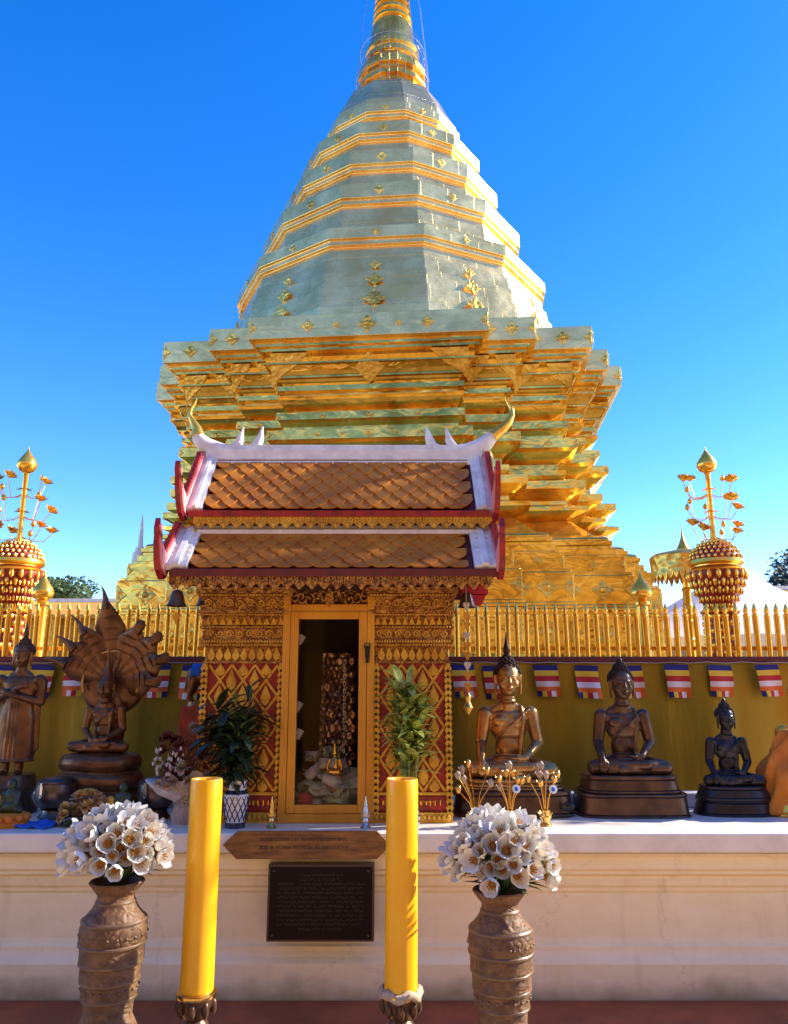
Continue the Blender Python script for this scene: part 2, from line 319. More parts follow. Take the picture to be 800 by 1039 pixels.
def tilefloor():
    m=bpy.data.materials.new('terracotta_paving'); m.use_nodes=True; nt=m.node_tree; N=nt.nodes; L=nt.links; b=N['Principled BSDF']; b.inputs['Roughness'].default_value=.5
    tc=N.new('ShaderNodeTexCoord'); br=N.new('ShaderNodeTexBrick'); br.inputs['Scale'].default_value=2.5; br.offset=0; br.inputs['Brick Width'].default_value=.75; br.inputs['Row Height'].default_value=.75; br.inputs['Mortar Size'].default_value=.012
    br.inputs['Color1'].default_value=(.66,.44,.24,1); br.inputs['Color2'].default_value=(.60,.38,.20,1); br.inputs['Mortar'].default_value=(.42,.27,.16,1)
    L.new(tc.outputs['Object'],br.inputs['Vector'])
    n=N.new('ShaderNodeTexNoise'); n.inputs['Scale'].default_value=2; n.inputs['Detail'].default_value=7; L.new(tc.outputs['Object'],n.inputs['Vector'])
    mx=N.new('ShaderNodeMixRGB'); mx.blend_type='MULTIPLY'; mx.inputs[0].default_value=.22; L.new(br.outputs[0],mx.inputs[1]); L.new(n.outputs[0],mx.inputs[2])
    g=N.new('ShaderNodeGamma'); g.inputs[1].default_value=.9; L.new(mx.outputs[0],g.inputs[0]); L.new(g.outputs[0],b.inputs['Base Color'])
    bp=N.new('ShaderNodeBump'); bp.inputs['Distance'].default_value=.004; L.new(br.outputs[1],bp.inputs['Height']); bp.invert=True; L.new(bp.outputs[0],b.inputs['Normal'])
    return m
M['floor']=tilefloor()
def glass():
    m=bpy.data.materials.new('cabinet_glass'); m.use_nodes=True; nt=m.node_tree; N=nt.nodes; L=nt.links; N.remove(N['Principled BSDF'])
    t=N.new('ShaderNodeBsdfTransparent'); g=N.new('ShaderNodeBsdfGlossy'); g.inputs['Roughness'].default_value=.02
    f=N.new('ShaderNodeFresnel'); f.inputs[0].default_value=1.22; x=N.new('ShaderNodeMixShader'); L.new(f.outputs[0],x.inputs[0]); L.new(t.outputs[0],x.inputs[1]); L.new(g.outputs[0],x.inputs[2]); L.new(x.outputs[0],N['Material Output'].inputs[0])
    return m
M['glass']=glass()

M['shaded_floor']=mat('shaded_red_floor',(.36,.085,.03),.6,0,var=(.22,.055,.022),nscale=4,bump=.3,bscale=40,bdist=.003)  # red floor colour, darkened to hold the shade at the wall foot
M['terrace']=mat('pale_marble_paving',(.30,.21,.10),.4,0,var=(.20,.14,.07),nscale=1.5,bump=.1,bscale=20,bdist=.002)
M['cloisterwall']=mat('faded_red_plaster',(.34,.15,.06),.8,0,var=(.26,.11,.045),nscale=2)
# ------------------------------------------------------------------ world, sun, camera
SUN_E=R(31); SUN_A=R(13)          # from the right, a touch beyond the wall's plane
sd=Vector((math.cos(SUN_E)*math.cos(SUN_A), math.cos(SUN_E)*math.sin(SUN_A), math.sin(SUN_E)))
w=bpy.data.worlds.new("World"); bpy.context.scene.world=w; w.use_nodes=True
nt=w.node_tree; bg=nt.nodes['Background']; sky=nt.nodes.new('ShaderNodeTexSky'); sky.sky_type='NISHITA'; sky.sun_disc=False
sky.sun_elevation=SUN_E; sky.sun_rotation=math.atan2(sd.x,sd.y); sky.air_density=1.0; sky.dust_density=.2; sky.ozone_density=2.2; sky.altitude=1000
hs=nt.nodes.new('ShaderNodeHueSaturation'); hs.inputs['Saturation'].default_value=1.40; hs.inputs['Hue'].default_value=.515
nt.links.new(sky.outputs[0],hs.inputs['Color'])
# cloud: unseen veil added behind the viewer for fill and paler reflections, faint wisps low on the right
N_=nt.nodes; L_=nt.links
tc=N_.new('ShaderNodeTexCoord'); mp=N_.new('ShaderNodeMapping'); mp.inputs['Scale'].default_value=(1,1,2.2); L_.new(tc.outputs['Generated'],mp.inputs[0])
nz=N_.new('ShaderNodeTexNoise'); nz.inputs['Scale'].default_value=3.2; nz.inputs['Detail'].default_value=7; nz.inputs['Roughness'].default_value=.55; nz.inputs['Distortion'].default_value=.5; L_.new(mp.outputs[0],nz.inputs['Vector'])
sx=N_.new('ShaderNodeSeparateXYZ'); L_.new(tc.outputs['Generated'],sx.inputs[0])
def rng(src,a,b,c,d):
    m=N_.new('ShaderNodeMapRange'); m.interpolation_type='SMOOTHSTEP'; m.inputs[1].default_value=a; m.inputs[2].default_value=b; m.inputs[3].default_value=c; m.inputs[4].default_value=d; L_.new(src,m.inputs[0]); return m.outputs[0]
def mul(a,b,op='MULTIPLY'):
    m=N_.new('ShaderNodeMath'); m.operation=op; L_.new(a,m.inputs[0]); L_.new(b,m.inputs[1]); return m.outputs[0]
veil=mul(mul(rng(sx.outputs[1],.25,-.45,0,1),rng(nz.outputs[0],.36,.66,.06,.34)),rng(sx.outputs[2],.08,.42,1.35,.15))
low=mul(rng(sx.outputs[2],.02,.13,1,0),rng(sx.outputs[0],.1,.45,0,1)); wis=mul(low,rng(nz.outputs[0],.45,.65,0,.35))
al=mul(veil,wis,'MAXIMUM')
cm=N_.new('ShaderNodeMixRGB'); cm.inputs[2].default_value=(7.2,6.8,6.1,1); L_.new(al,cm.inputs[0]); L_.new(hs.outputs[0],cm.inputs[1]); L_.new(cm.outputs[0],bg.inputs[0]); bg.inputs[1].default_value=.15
sun=bpy.data.lights.new('sun','SUN'); sun.energy=4.2; sun.angle=R(.5); sun.color=(1,.90,.74)
so=bpy.data.objects.new('sun',sun); C.objects.link(so); so.rotation_euler=sd.to_track_quat('Z','Y').to_euler(); so.location=(20,0,20)
cam=bpy.data.cameras.new('camera'); co=bpy.data.objects.new('camera',cam); C.objects.link(co); co.location=(0,0,EYE); co.rotation_euler=(R(90)+PITCH,0,0)
cam.sensor_fit='HORIZONTAL'; cam.sensor_width=36; cam.lens=36*F/800; cam.clip_end=3000
S=bpy.context.scene; S.camera=co; S.view_settings.view_transform='Standard'; S.view_settings.look='None'; S.view_settings.exposure=1.38; S.view_settings.gamma=1
S.cycles.max_bounces=8; S.cycles.glossy_bounces=5; S.cycles.sample_clamp_indirect=6
# ------------------------------------------------------------------ setting
g=MB(); g.add([(-600,-600,0),(600,-600,0),(600,600,0),(-600,600,0)],[(0,1,2,3)]); tag(g.build('ground',M['floor']),kind='structure')
g=MB(); g.box((0,4.31,.006),(30,.5,.03)); tag(g.build('pavement',M['shaded_floor']),kind='structure')  # added strip of red floor with the shade put into its colour
g=MB(); g.box((0,21.2,.05),(40,29.6,.1)); tag(g.build('terrace',M['terrace']),kind='structure')
# ------------------------------------------------------------------ merit wall / altar shelf
TOP=.85
def altar():
    t=thing('altar_wall','long whitewashed moulded wall with a broad shelf carrying the shrine and statues','wall',(0,4.57,0))
    prof=[(0,.0),(0,.035),(.0,.19),(.012,.20),(.03,.215),(.045,.24),(.045,.262),(.06,.272),(.07,.30),(.07,.52),(.058,.535),(.058,.55),(.04,.565),(.03,.60),(.03,.615),(.0,.63),(0,.645),(-.02,.66),(-.02,.72),(-.04,.735),(-.06,.745)]
    m=MB(); pts=[(y,z) for y,z in prof]+[(1.0,.745),(1.0,0)]
    m.prism([(p[0],p[1]) for p in pts],(-9,0,0),(0,1,0),(0,0,1),(18,0,0)); m.build('wall',M['plaster'],t,bevel=.004)
    m=MB(); m.box((0,.475,.80),(18.1,1.11,.1)); m.build('shelf',M['marble'],t,bevel=.012)
    m=MB(); m.box((-5.3,.93,.895),(8.0,.16,.086)); m.box((4.9,.93,.895),(8.9,.16,.086)); m.build('kerb',M['white'],t,bevel=.008)
    m=MB(); m.box((-.4,1.29,.42),(2.0,.42,.855)); m.build('rear_plinth',M['plaster'],t)
    return t
altar()
# ------------------------------------------------------------------ chedi
D=19.7; AX=-.05; ROT=R(-5)
def chedi():
    t=thing('chedi','tall gilded stupa with tiered twelve-sided cone on a stepped many-cornered base','stupa',(AX,D,0),ROT)
    w0=2.37; outs=[.94,1.18,.52,.45]; backs=[.45,.52,1.18,.94]; W=w0+sum(outs)
    q=[(w0,-W)]; x,y=w0,-W
    for o,b in zip(outs,backs):
        y+=b; q.append((x,y)); x+=o; q.append((x,y))
    # q: from the front face to the right face; the last point is (W,-w0)
    def plan(d):
        a=[(px+d,py-d) for px,py in q]; out=[]
        for k in range(4):
            c,s=[(1,0),(0,1),(-1,0),(0,-1)][k]
            out += [(c*px-s*py, s*px+c*py) for px,py in a]
        return out
    def loftp(mb, prof): mb.loft([[(px,py,z) for px,py in plan(d)] for d,z in prof][::-1])
    # base storeys
    b=MB(); loftp(b,[(-.62,4.92),(-.52,4.86),(-.38,4.72),(-.16,4.52),(.04,4.44),(.07,4.40),(.07,4.36)]); b.build('skirt_roof',M['chedi'],t,bevel=.012)
    b=MB(); loftp(b,[(.12,4.36),(.12,4.28),(.09,4.27),(.09,4.21),(.17,4.20),(.17,4.08),(.22,4.07),(.22,4.02)]); loftp(b,[(.30,4.02),(.30,3.72)]); loftp(b,[(.40,3.72),(.40,3.66),(.43,3.65),(.43,3.12),(.46,3.11),(.46,3.06),(.50,3.05),(.50,3.0)]); loftp(b,[(.42,3.0),(.42,2.2),(.55,2.15),(.55,.0)]); base=b
    # embossed diamonds on the base panels and on the lip
    def diamonds(mb,d,zc,hh,ww,off=.02):
        P=plan(d); n=len(P)
        for i in range(n):
            a=Vector((*P[i],0)); c=Vector((*P[(i+1)%n],0)); e=c-a; L=e.length
            u=e.normalized(); nrm=Vector((u.y,-u.x,0))
            if (a+c).dot(nrm)<0: nrm=-nrm
            xs=[]
            if L>3: xs=[(.5,1.15),(.25,.8),(.75,.8),(.06,0),(.94,0),(.37,.45),(.63,.45)]
            elif L>.9: xs=[(.5,.95),(.06,0),(.94,0)]
            elif L>.4: xs=[(.9,0)]
            for f,s in xs:
                c0=a+e*f+Vector((0,0,zc)); half=False
                if s==0: s=.9; half=True
                H=hh*s; Wd=ww*s
                pts=[]
                for k in range(16):
                    an=2*math.pi*k/16; rr=1 if k%4==0 else (.80 if k%2 else .70)
                    px=abs(math.cos(an))**1.3*math.copysign(1,math.cos(an))*Wd*rr; pz=abs(math.sin(an))**1.3*math.copysign(1,math.sin(an))*H*rr
                    if half: px = min(px,.0) if f>.5 else max(px,0.)
                    pts.append((px,pz))
                if half: c0=a+u*(L-.02 if f>.5 else .02)+Vector((0,0,zc))
                mb.prism(pts,c0+nrm*.001,u,(0,0,1),nrm*off)
                mb.sph(c0+nrm*.02,(.3*Wd,.3*Wd,.3*H),8,6) if not half else None
    b=base; b.mi=1; diamonds(b,.43,3.38,.22,.22); diamonds(b,.42,2.6,.25,.22); diamonds(b,.30,3.87,.1,.1); b.build('base',[M['chedi'],M['emboss']],t,bevel=.012)
    # inverted stepped body
    lip=[(-2.6,9.30),(-.95,9.16),(-.95,9.06),(-.45,9.03),(-.45,8.93),(-.16,8.91),(-.16,8.84),(0,8.84),(0,8.36),(-.11,8.34)]
    b=MB(); loftp(b,lip); b.mi=1; diamonds(b,0,8.6,.17,.17); b.build('upper_cornice',[M['cone'],M['emboss']],t,bevel=.012)
    mid=[(-.12,8.36),(-.12,8.25),(-.19,8.245),(-.19,8.17),(-.30,8.15),(-.27,8.07),(-.30,7.97),(-.26,7.965),(-.26,7.93),(-.34,7.925),(-.40,7.82),(-.46,7.74),(-.43,7.735),(-.43,7.70),(-.52,7.695),(-.58,7.63),(-.60,7.56),(-.50,7.55),(-.50,7.45),(-.62,7.44),(-.62,7.36),(-.50,7.34),(-.52,7.26),(-.60,7.18),(-.70,7.12),(-.78,7.11),(-.78,7.04)]
    b=MB(); loftp(b,mid); under=b
    low=[(-.78,7.06),(-.50,6.99),(-.50,6.84),(-.56,6.80),(-.62,6.72),(-.62,6.62),(-.35,6.57),(-.35,6.38),(-.46,6.33),(-.60,6.20),(-.72,6.12),(-.72,6.0),(-.58,5.96),(-.58,5.86),(-.64,5.80),(-.5,5.72),(-.25,5.66),(-.25,5.50),(-.36,5.45),(-.50,5.36),(-.60,5.32),(-.60,5.25),(-.48,5.2),(-.22,5.12),(-.22,5.04),(-.36,4.99),(-.62,4.92)]
    b=MB(); loftp(b,low); b.mi=1; diamonds(b,-.35,6.47,.07,.09); diamonds(b,-.5,6.9,.06,.08); b.build('body',[M['chedi'],M['emboss']],t)
    # corner flashings: embossed tall leaves on the ogee under the lip
    b=under; b.mi=1; P=plan(-.40); n=len(P)
    for i in range(n):
        a=Vector((*P[i],0)); c=Vector((*P[(i+1)%n],0)); e=c-a; L=e.length
        if L<.9: continue
        u=e.normalized(); nrm=Vector((u.y,-u.x,0))
        if (a+c).dot(nrm)<0: nrm=-nrm
        for f in (.0,1.0):
            s=1 if f==0 else -1
            k=min(.75,L*.45)
            b.prism([(0,.30),(s*k,.30),(s*k*.75,.12),(s*k*.5,0),(s*k*.2,-.12),(0,-.3)],a+e*f+Vector((0,0,7.83))+nrm*.02,u,(0,0,1)-Vector((0,0,0)) if False else Vector((0,0,1))+nrm*.52,nrm*.03)
        if L>3:
            b.prism([(.0,.27),(.3,0),(0,-.27),(-.3,0)],a+e*.5+Vector((0,0,7.83))+nrm*.03,u,Vector((0,0,1))+nrm*.52,nrm*.04)
    b.build('cornice_underside',[M['chedi'],M['emboss']],t)
    # twelve-sided cone, ring by ring
    def ring(hw,py,front=True):
        z=10.0; Rr=4
        for _ in range(40):
            Y=D-Rr*.966
            z=EYE+Y*tanrow(py)
            d=(D-Rr*math.cos(R(70)))*cp+(z-EYE)*sp_
            Rr=hw*d/F/math.sin(R(70))
            Rr*=1.0
        return Rr,z
    def gon(r,z): return [(r*math.sin(R(15+30*k)),-r*math.cos(R(15+30*k)),z) for k in range(12)]
    T=[(68,103,112),(88,122,134),(106,150,165),(129,184,199),(155,228,240)]
    prof=[]
    r0,z0=ring(36,80)
    tiers=[]
    for hw,a,c in T:
        Rr,z1=ring(hw,a); _,z2=ring(hw,c); tiers.append((Rr,z1,z2))
    segs=[]
    prev=None
    rl,zl=ring(176,312); zl=9.10
    names='cone_tier'
    ztop=None
    for i,(Rr,z1,z2) in enumerate(tiers):
        h=z1-z2
        if i+1<len(tiers): rn,zn=tiers[i+1][0],tiers[i+1][1]
        else: rn,zn=rl,zl
        p=[(Rr-.03,z1+.015),(Rr,z1),(Rr,z2),(Rr-.07,z2-.01),(Rr-.07,z2-.10),(Rr-.035,z2-.11),(Rr-.035,z2-.15),(Rr-.12,z2-.16)]
        if i+1<len(tiers):
            q_=Rr-.11; zz=z2-.16
            p+=[(q_+.12*(rn-q_),zn+.16),(q_+.30*(rn-q_),zn+.14),(q_+.33*(rn-q_),zn+.05),(rn*.97,zn+.03),(rn*.97,zn-.02)]
        else:
            zz=z2-.17; q_=Rr-.12
            rc=q_
            for f in (.16,.32,.52,.76):
                zk=zz+(zl-zz)*f; p+=[(rc+.05,zk),(rc+.05+(rn-q_-.25)/4,zk-.025)]; rc=p[-1][0]
            p+=[(rn-.03,zl+.02),(rn,zl),(rn,zl-.15)]
        if i==0:
            p=[(r0,z0),(r0*1.30,z0-.28),(Rr*.86,z1+.55),(Rr*.95,z1+.22),(Rr*.96,z1+.02)]+p
        b=MB(); b.loft([gon(r,z) for r,z in p][::-1])
        # rosettes on each band
        b.mi=1
        for k in range(12):
            a0=R(30*k); nrm=Vector((math.sin(a0),-math.cos(a0),0)); u=Vector((math.cos(a0),math.sin(a0),0))
            s=h*.34
            for off in (0,):
                c0=nrm*(Rr*.966)+Vector((0,0,(z1+z2)/2))+u*off
                b.prism([(s,0),(s*.45,s*.45),(0,s),(-s*.45,s*.45),(-s,0),(-s*.45,-s*.45),(0,-s),(s*.45,-s*.45)],c0,u,(0,0,1),nrm*.02)
            if i==4:
                for zc,s2 in ((zz+(zl-zz)*.27,.13),(zz+(zl-zz)*.46,.20),(zz+(zl-zz)*.70,.26)):
                    rr=q_+(rn-q_)*(.30 if s2<.15 else .50 if s2<.25 else .74)+.07
                    c0=nrm*(rr*.966-.0)+Vector((0,0,zc))
                    b.prism([(s2*math.cos(j*math.pi/8)*(1 if j%4==0 else .72 if j%2==0 else .58),s2*math.sin(j*math.pi/8)*(1 if j%4==0 else .72 if j%2==0 else .58)) for j in range(16)],c0,u,Vector((0,0,1))-nrm*.12,nrm*.05)
        b.build(names,[M['cone'],M['emboss']],t,bevel=.01)
    # spire
    c=[]
    def rr(hw,py):
        return ring(hw,py)
    b=MB()
    prof=[(36,85),(36,81),(31,79),(31,74),(34,72),(34,68),(30,66),(30,62),(33,60),(33,53),(27,50)]
    b.loft([gon(*rr(a,y)) for a,y in prof]); b.build('spire_base',M['chedi'],t)
    b=MB()
    prof=[(24,53),(25,50),(27,48),(27,44),(24,42),(26,39),(26,35),(23,32),(21,29),(21,22),(20,18)]
    yy=18; hw=20
    while yy>-130:
        prof+=[(hw,yy),(hw*1.0,yy-2.5),(hw*.86,yy-3.5),(hw*.86,yy-5)]; yy-=7; hw*=.955
    b.lathe([rr(a,y) for a,y in prof],n=24); b.build('spire_rings',M['chedi'],t,smooth=35)
    b=MB(); b.lathe([rr(a,y) for a,y in [(4,-125),(7,-130),(7,-133),(2,-140),(.3,-170)]],n=16); b.build('finial',M['gold'],t,smooth=50)
    # thin wires that steady the spire
    for sx in (-1,1):
        r1,z1=rr(32,60); b=MB(); 
        b.tube([(sx*r1*1.1,0,z1),(sx*rr(27,10)[0],0,rr(0,10)[1]),(sx*rr(14,-60)[0],0,rr(0,-60)[1])],.007,6); b.build('stay_wire',M['silver'],t)
    # filigree cage round the foot of the spire
    b=MB(); prof=[rr(a,y) for a,y in [(36,78),(35,60),(33,45),(31,32),(25,22)]]
    for k in range(28):
        a=2*math.pi*k/28
        b.tube([(r*math.cos(a),r*math.sin(a),z) for r,z in prof],.004,4)
    for r,z in prof[1:4:2]:
        b.tube([(r*math.cos(2*math.pi*j/28),r*math.sin(2*math.pi*j/28),z) for j in range(29)],.004,4)
    b.build('filigree_cage',M['silver'],t)
    # small white pinnacle standing on the left corner of the base
    p=at(142,562,D-4); pl=Matrix.Rotation(-ROT,4,'Z')@(p-Vector((AX,D,0)))
    b=MB(); b.lathe([(.16,-.3),(.14,0),(.09,.05),(.10,.09),(.05,.16),(.035,.5),(.01,.8)],c=pl,n=12); b.build('pinnacle',M['white'],t,smooth=40)
    return t
chedi()
SHADE=[(9.5,7.5,10.2,1.5,1250,1)]
# ------------------------------------------------------------------ fence round the stupa
FY=6.2
def fence():
    t=thing('picket_fence','gilded picket fence with olive gold sheeting running behind the statues','fence',(0,FY,0))
    zt=at(0,671,FY).z
    rows=[]
    n=160
    for k in range(n+1):
        x=-9+18*k/n; y=.02*math.sin(x*7)+.015*math.sin(x*17+1)
        rows.append((x,y))
    m=MB(); m.loft([[(x,y,0) for x,y in rows],[(x,y,zt) for x,y in rows]],closed=False); m.loft([[(x,y+.012,0) for x,y in rows],[(x,y+.012,zt) for x,y in rows]],closed=False)
    m.build('sheeting',M['sheeting'],t,smooth=60)
    m=MB(); m.box((0,.0,zt+.012),(18,.07,.045)); m.build('top_rail',M['darkred'],t,bevel=.006)
    m=MB(); m.box((0,.05,zt+.10),(18,.03,.03)); m.build('upper_rail',M['gold'],t)
    zp=at(0,620,FY).z
    w=.016; h=zp-zt
    pk=MB(); pk.lathe([(.024,0),(.024,h*.84)],n=10); pk.lathe([(.026,0),(.026,.012),(.014,.02),(.02,.035),(.022,.045),(.014,.07),(.004,.10)],c=(0,0,h*.84),n=8)
    pm=None; i=0
    x=-3.72
    while x<3.72:
        if pm is None: o=pk.build('picket',M['gold'],t,smooth=40); pm=o.data
        else: o=link('picket',pm,t)
        o.location=(x+random.uniform(-.006,.006),.0,zt+.02); o.rotation_euler=(0,random.uniform(-.02,.02),0); i+=1
        x+=.078
    for px in (661,30):
        p=at(px,671,FY); top=at(px,580,FY).z
        m=MB(); hh=top-zt
        m.lathe([(.05,-zt),(.05,.1),(.042,.12),(.042,hh*.62),(.06,hh*.64),(.06,hh*.67),(.035,hh*.70)],n=14)
        o=m.build('post',M['gold'],t,smooth=35,loc=(p.x,.12,zt))
        m=MB(); m.lathe([(.035,hh*.70),(.075,hh*.73),(.085,hh*.77),(.075,hh*.83),(.04,hh*.90),(.012,hh*.97),(.003,hh*1.04)],n=18); m.build('lotus_bud_finial',M['gold'],o,smooth=50)
    for x in (-6.2,6.2):
        m=MB(); m.lathe([(.05,0),(.05,zt+.5),(.0,zt+.55)],n=12); m.build('post',M['gold'],t,smooth=35,loc=(x,0,0))
    return t
fence()
cord=MB(); zr=at(0,673,FY-.07).z
cord.tube([(-4+8*k/60,FY-.07,zr+.012-.012*abs(math.sin(k*1.7))) for k in range(61)],.004,5)
tag(cord.build('flag_cord',M['string']),'thin cord strung along the fence top with the small striped flags hanging from it','cord')
flagx=[2,43,79,161,198,468,502,552,594,637,685,730,776]
flabs=['striped flag cut by the left edge of the photo, behind the standing robed statue','striped flag just right of the standing robed statue','striped flag directly left of the cobra hooded statue','striped flag directly right of the cobra hooded statue','striped flag nearly hidden behind the brown horse figure beside the shrine',
 'striped flag peeking out directly right of the shrine','striped flag half hidden behind the head of the seated gold sheened bronze statue','striped flag first to the right of the gilded bronze statue\'s head','striped flag between the two large seated statues, nearer the curly haired one','striped flag half hidden behind the head of the curly haired seated statue','striped flag first to the right of the curly haired statue\'s head','striped flag hanging straight above the small black statue','striped flag nearest the right edge of the photo']
def flag(i,px):
    p=at(px,674,FY-.075); m=MB(); W=.185; H=.245; n=8
    cols=[0,1,2,3,4]; sk=.03 if px>300 else -.02
    zs=[0,.17,.34,.51,.68,.82,1]
    ph=random.uniform(0,6); 
    def P(u,v): return ((u-.5)*W*(1-.04*v)+sk*v, .020*math.sin(u*6+ph)*v+.012*math.sin(v*5+ph), -v*H)
    for r in range(6):
        mul=2 if r<5 else 1
        for k in range(10):
            u0,u1=k/10,(k+1)/10
            if r<5: m.mi=cols[r]
            else:
                order=[0,1,2,3,4]; 
                if px<300: order=order[::-1]
                m.mi=order[k//2]
            m.add([P(u0,zs[r]),P(u1,zs[r]),P(u1,zs[r+1]),P(u0,zs[r+1])],[(0,3,2,1)])
    m.mi=0
    me=m.mesh('striped_flag',[M['bluedark'],M['yellow'],M['flagred'],M['flagwhite'],M['flagorange']])
    p=p+Vector((random.uniform(-.01,.01),0,-.006+random.uniform(-.006,.004))); o=link('striped_flag',me,None,p); o.rotation_euler=(random.uniform(-.06,.1),random.uniform(-.045,.045),random.uniform(-.15,.15)); o.scale=(random.uniform(.94,1.05),1,random.uniform(.94,1.04)); s=o.modifiers.new('thick','SOLIDIFY'); s.thickness=.002
    tag(o,flabs[i],'flag','striped flags hanging along the fence')
for i,px in enumerate(flagx): flag(i,px)
# ------------------------------------------------------------------ the shrine
SY=4.85; SX0,SX1=-1.155,.335
def leafmotif(mb,c,w,h,d,pts=None):
    mb.prism([(0,h*.55),(w*.28,h*.22),(w*.5,-.05*h),(w*.38,-.3*h),(w*.15,-.42*h),(0,-h*.5),(-w*.15,-.42*h),(-w*.38,-.3*h),(-w*.5,-.05*h),(-w*.28,h*.22)],c,(1,0,0),(0,0,1),(0,-d,0))
def shrine():
    t=thing('shrine','small red and gold shrine with two tiered tile roof, glass door and carved piers','shrine',(-.41,SY,TOP))
    B=lambda mb,*a,**k: mb.build(*a,parent=t,world=True,**k)
    zs=1.755; ze=2.205
    for (x0,x1) in ((-1.150,-.665),(-.118,.335)):
        xc=(x0+x1)/2; w=x1-x0; dep=.72; yc=SY+dep/2
        m=MB(); m.box((xc,yc,(TOP+zs)/2),(w-.02,dep,zs-TOP)); pier=B(m,'pier',M['red'])
        # gilt lattice of lozenges with a leaf in each
        m=MB(); cols=3; cw=(w-.07)/cols; xl=x0+.035; zb=TOP+.17; rows_=4; ch=(zs-.01-zb)/rows_
        faces=[((xl,SY,0),Vector((1,0,0)),Vector((0,-1,0)),cols,cw)]
        for fi,(org,u,nn,nc,cwid) in enumerate(faces):
            o=Vector(org)
            for i in range(nc):
                for j in range(rows_):
                    for s in (1,-1):
                        a=o+u*(i*cwid if s==1 else (i+1)*cwid)+Vector((0,0,zb+j*ch)); b=o+u*((i+1)*cwid if s==1 else i*cwid)+Vector((0,0,zb+(j+1)*ch))
                        dd=(b-a); L=dd.length; dn=dd.normalized(); sd_=dn.cross(nn)
                        m.prism([(0,-.007),(L,-.007),(L,.007),(0,.007)],a+nn*(.006 if s==1 else .009),dn,sd_,nn*-.02)
            for i in range(nc*2+1):
                for j in range(rows_*2+1):
                    if (i+j)%2==0 and i%2==1 or (i%2==0 and j%2==1):
                        pass
                    if (i%2==1 and j%2==0) or (i%2==0 and j%2==1):
                        if i in(0,nc*2): continue
                        zc=zb+j*ch/2
                        if j==0: zc+=.03
                        if j==rows_*2: zc-=.03
                        hh=.12 if 0<j<rows_*2 else .07
                        leafmotif(m,o+u*(i*cwid/2)+Vector((0,0,zc))+nn*.002,.062,hh,.012)
                        leafmotif(m,o+u*(i*cwid/2)+Vector((0,0,zc+.004))+nn*.013,.034,hh*.6,.01)
        m.build('lattice',M['goldpaint'],pier) if False else B(m,'lattice',M['goldpaint'])
        # same lattice on the outer side wall, and gilt edge posts of stacked leaves
        m=MB()
        for xe in (x0+.012,x1-.012):
            m.box((xe,SY-.003,(TOP+zs)/2),(.03,.03,zs-TOP))
            k=0
            z=TOP+.05
            while z<zs-.02:
                leafmotif(m,(xe,SY-.018,z),.045,.055,.012); z+=.036
        side=x0 if x0<-1 else x1; sg=-1 if x0<-1 else 1
        for j in range(4):
            for i in range(4):
                yy=SY+.07+i*.17; zz=TOP+.17+ch*(j+.5)
                m.prism([(0,.09),(.05,0),(0,-.09),(-.05,0)],(side-sg*.008,yy,zz),(0,1,0),(0,0,1),(sg*.016,0,0))
        for yy in (SY+.02,SY+dep-.02): m.box((side-sg*.012,yy,(TOP+zs)/2),(.03,.035,zs-TOP))
        B(m,'gilt_edging',M['goldpaint'])
        # foot with a red label band in gold letters
        m=MB(); m.box((xc,SY-.004,TOP+.028),(w+.01,.05,.056)); 
        for k in range(16): m.sph((x0+.02+k*(w-.04)/15,SY-.034,TOP+.03),(.013,.012,.018),8,6)
        m.box((xc,SY-.002,TOP+.158),(w,.03,.016))
        B(m,'foot',M['goldpaint'])
        m=MB(); m.box((xc,SY+.002,TOP+.105),(w-.05,.03,.075)); B(m,'label_band',M['red'])
        m=MB(); rnd=random.Random(3)
        x=xc-w*.38
        while x<xc+w*.38:
            hh=rnd.choice((.022,.028,.034)); m.box((x,SY-.016,TOP+.108),(.006,.008,hh)); 
            if rnd.random()<.7: m.tube([(x+.012+.008*math.cos(a*.7),SY-.016,TOP+.108+.011*math.sin(a*.7)) for a in range(8)],.003,4)
            x+=rnd.uniform(.022,.032)
        B(m,'gold_script',M['gold'])
        # stepped capital
        m=MB(); lev=[(zs,.012,.012),(zs+.012,.0,.085),(zs+.100,.022,.018),(zs+.12,.028,.022),(zs+.145,.018,.06),(zs+.208,.032,.014),(zs+.225,.022,.055),(zs+.283,.036,.016),(zs+.30,.044,.02),(zs+.322,.036,.075),(zs+.40,.05,.02),(zs+.42,.06,.035)]
        for z,e,h in lev: m.box((xc,yc-.0,z+h/2),(w+2*e-.01,dep+2*e,h+.001))
        m.mi=1
        def rowm(z,e,n_,kind,hh):
            for k in range(n_):
                x=x0-e+.02+(w+2*e-.04)*(k+.5)/n_; y=SY-e-.002
                if kind=='leaf': leafmotif(m,(x,y,z),(w/n_)*.85,hh,.012)
                elif kind=='bead': m.sph((x,y,z),(w/n_*.42,.012,hh/2),8,6)
                elif kind=='scroll':
                    m.tube([(x+.4*(w/n_)*(1-a/14)*math.cos(a*.75+k*3.14),y-.004,z+hh*.42*(1-a/14)*math.sin(a*.75+k*3.14)) for a in range(12)],.0045,5)
                elif kind=='saw': m.prism([(-w/n_*.45,-hh/2),(w/n_*.45,-hh/2),(0,hh/2)],(x,y,z),(1,0,0),(0,0,1),(0,-.01,0))
        rowm(zs+.052,.0,9,'leaf',.075); rowm(zs+.110,.022,26,'bead',.014); rowm(zs+.131,.028,30,'bead',.018); rowm(zs+.176,.018,8,'scroll',.055); rowm(zs+.215,.032,26,'bead',.012)
        rowm(zs+.252,.022,11,'saw',.045); rowm(zs+.292,.036,28,'bead',.013); rowm(zs+.360,.036,8,'scroll',.062); rowm(zs+.410,.05,26,'bead',.014)
        B(m,'capital',[M['carved'],M['goldpaint']])
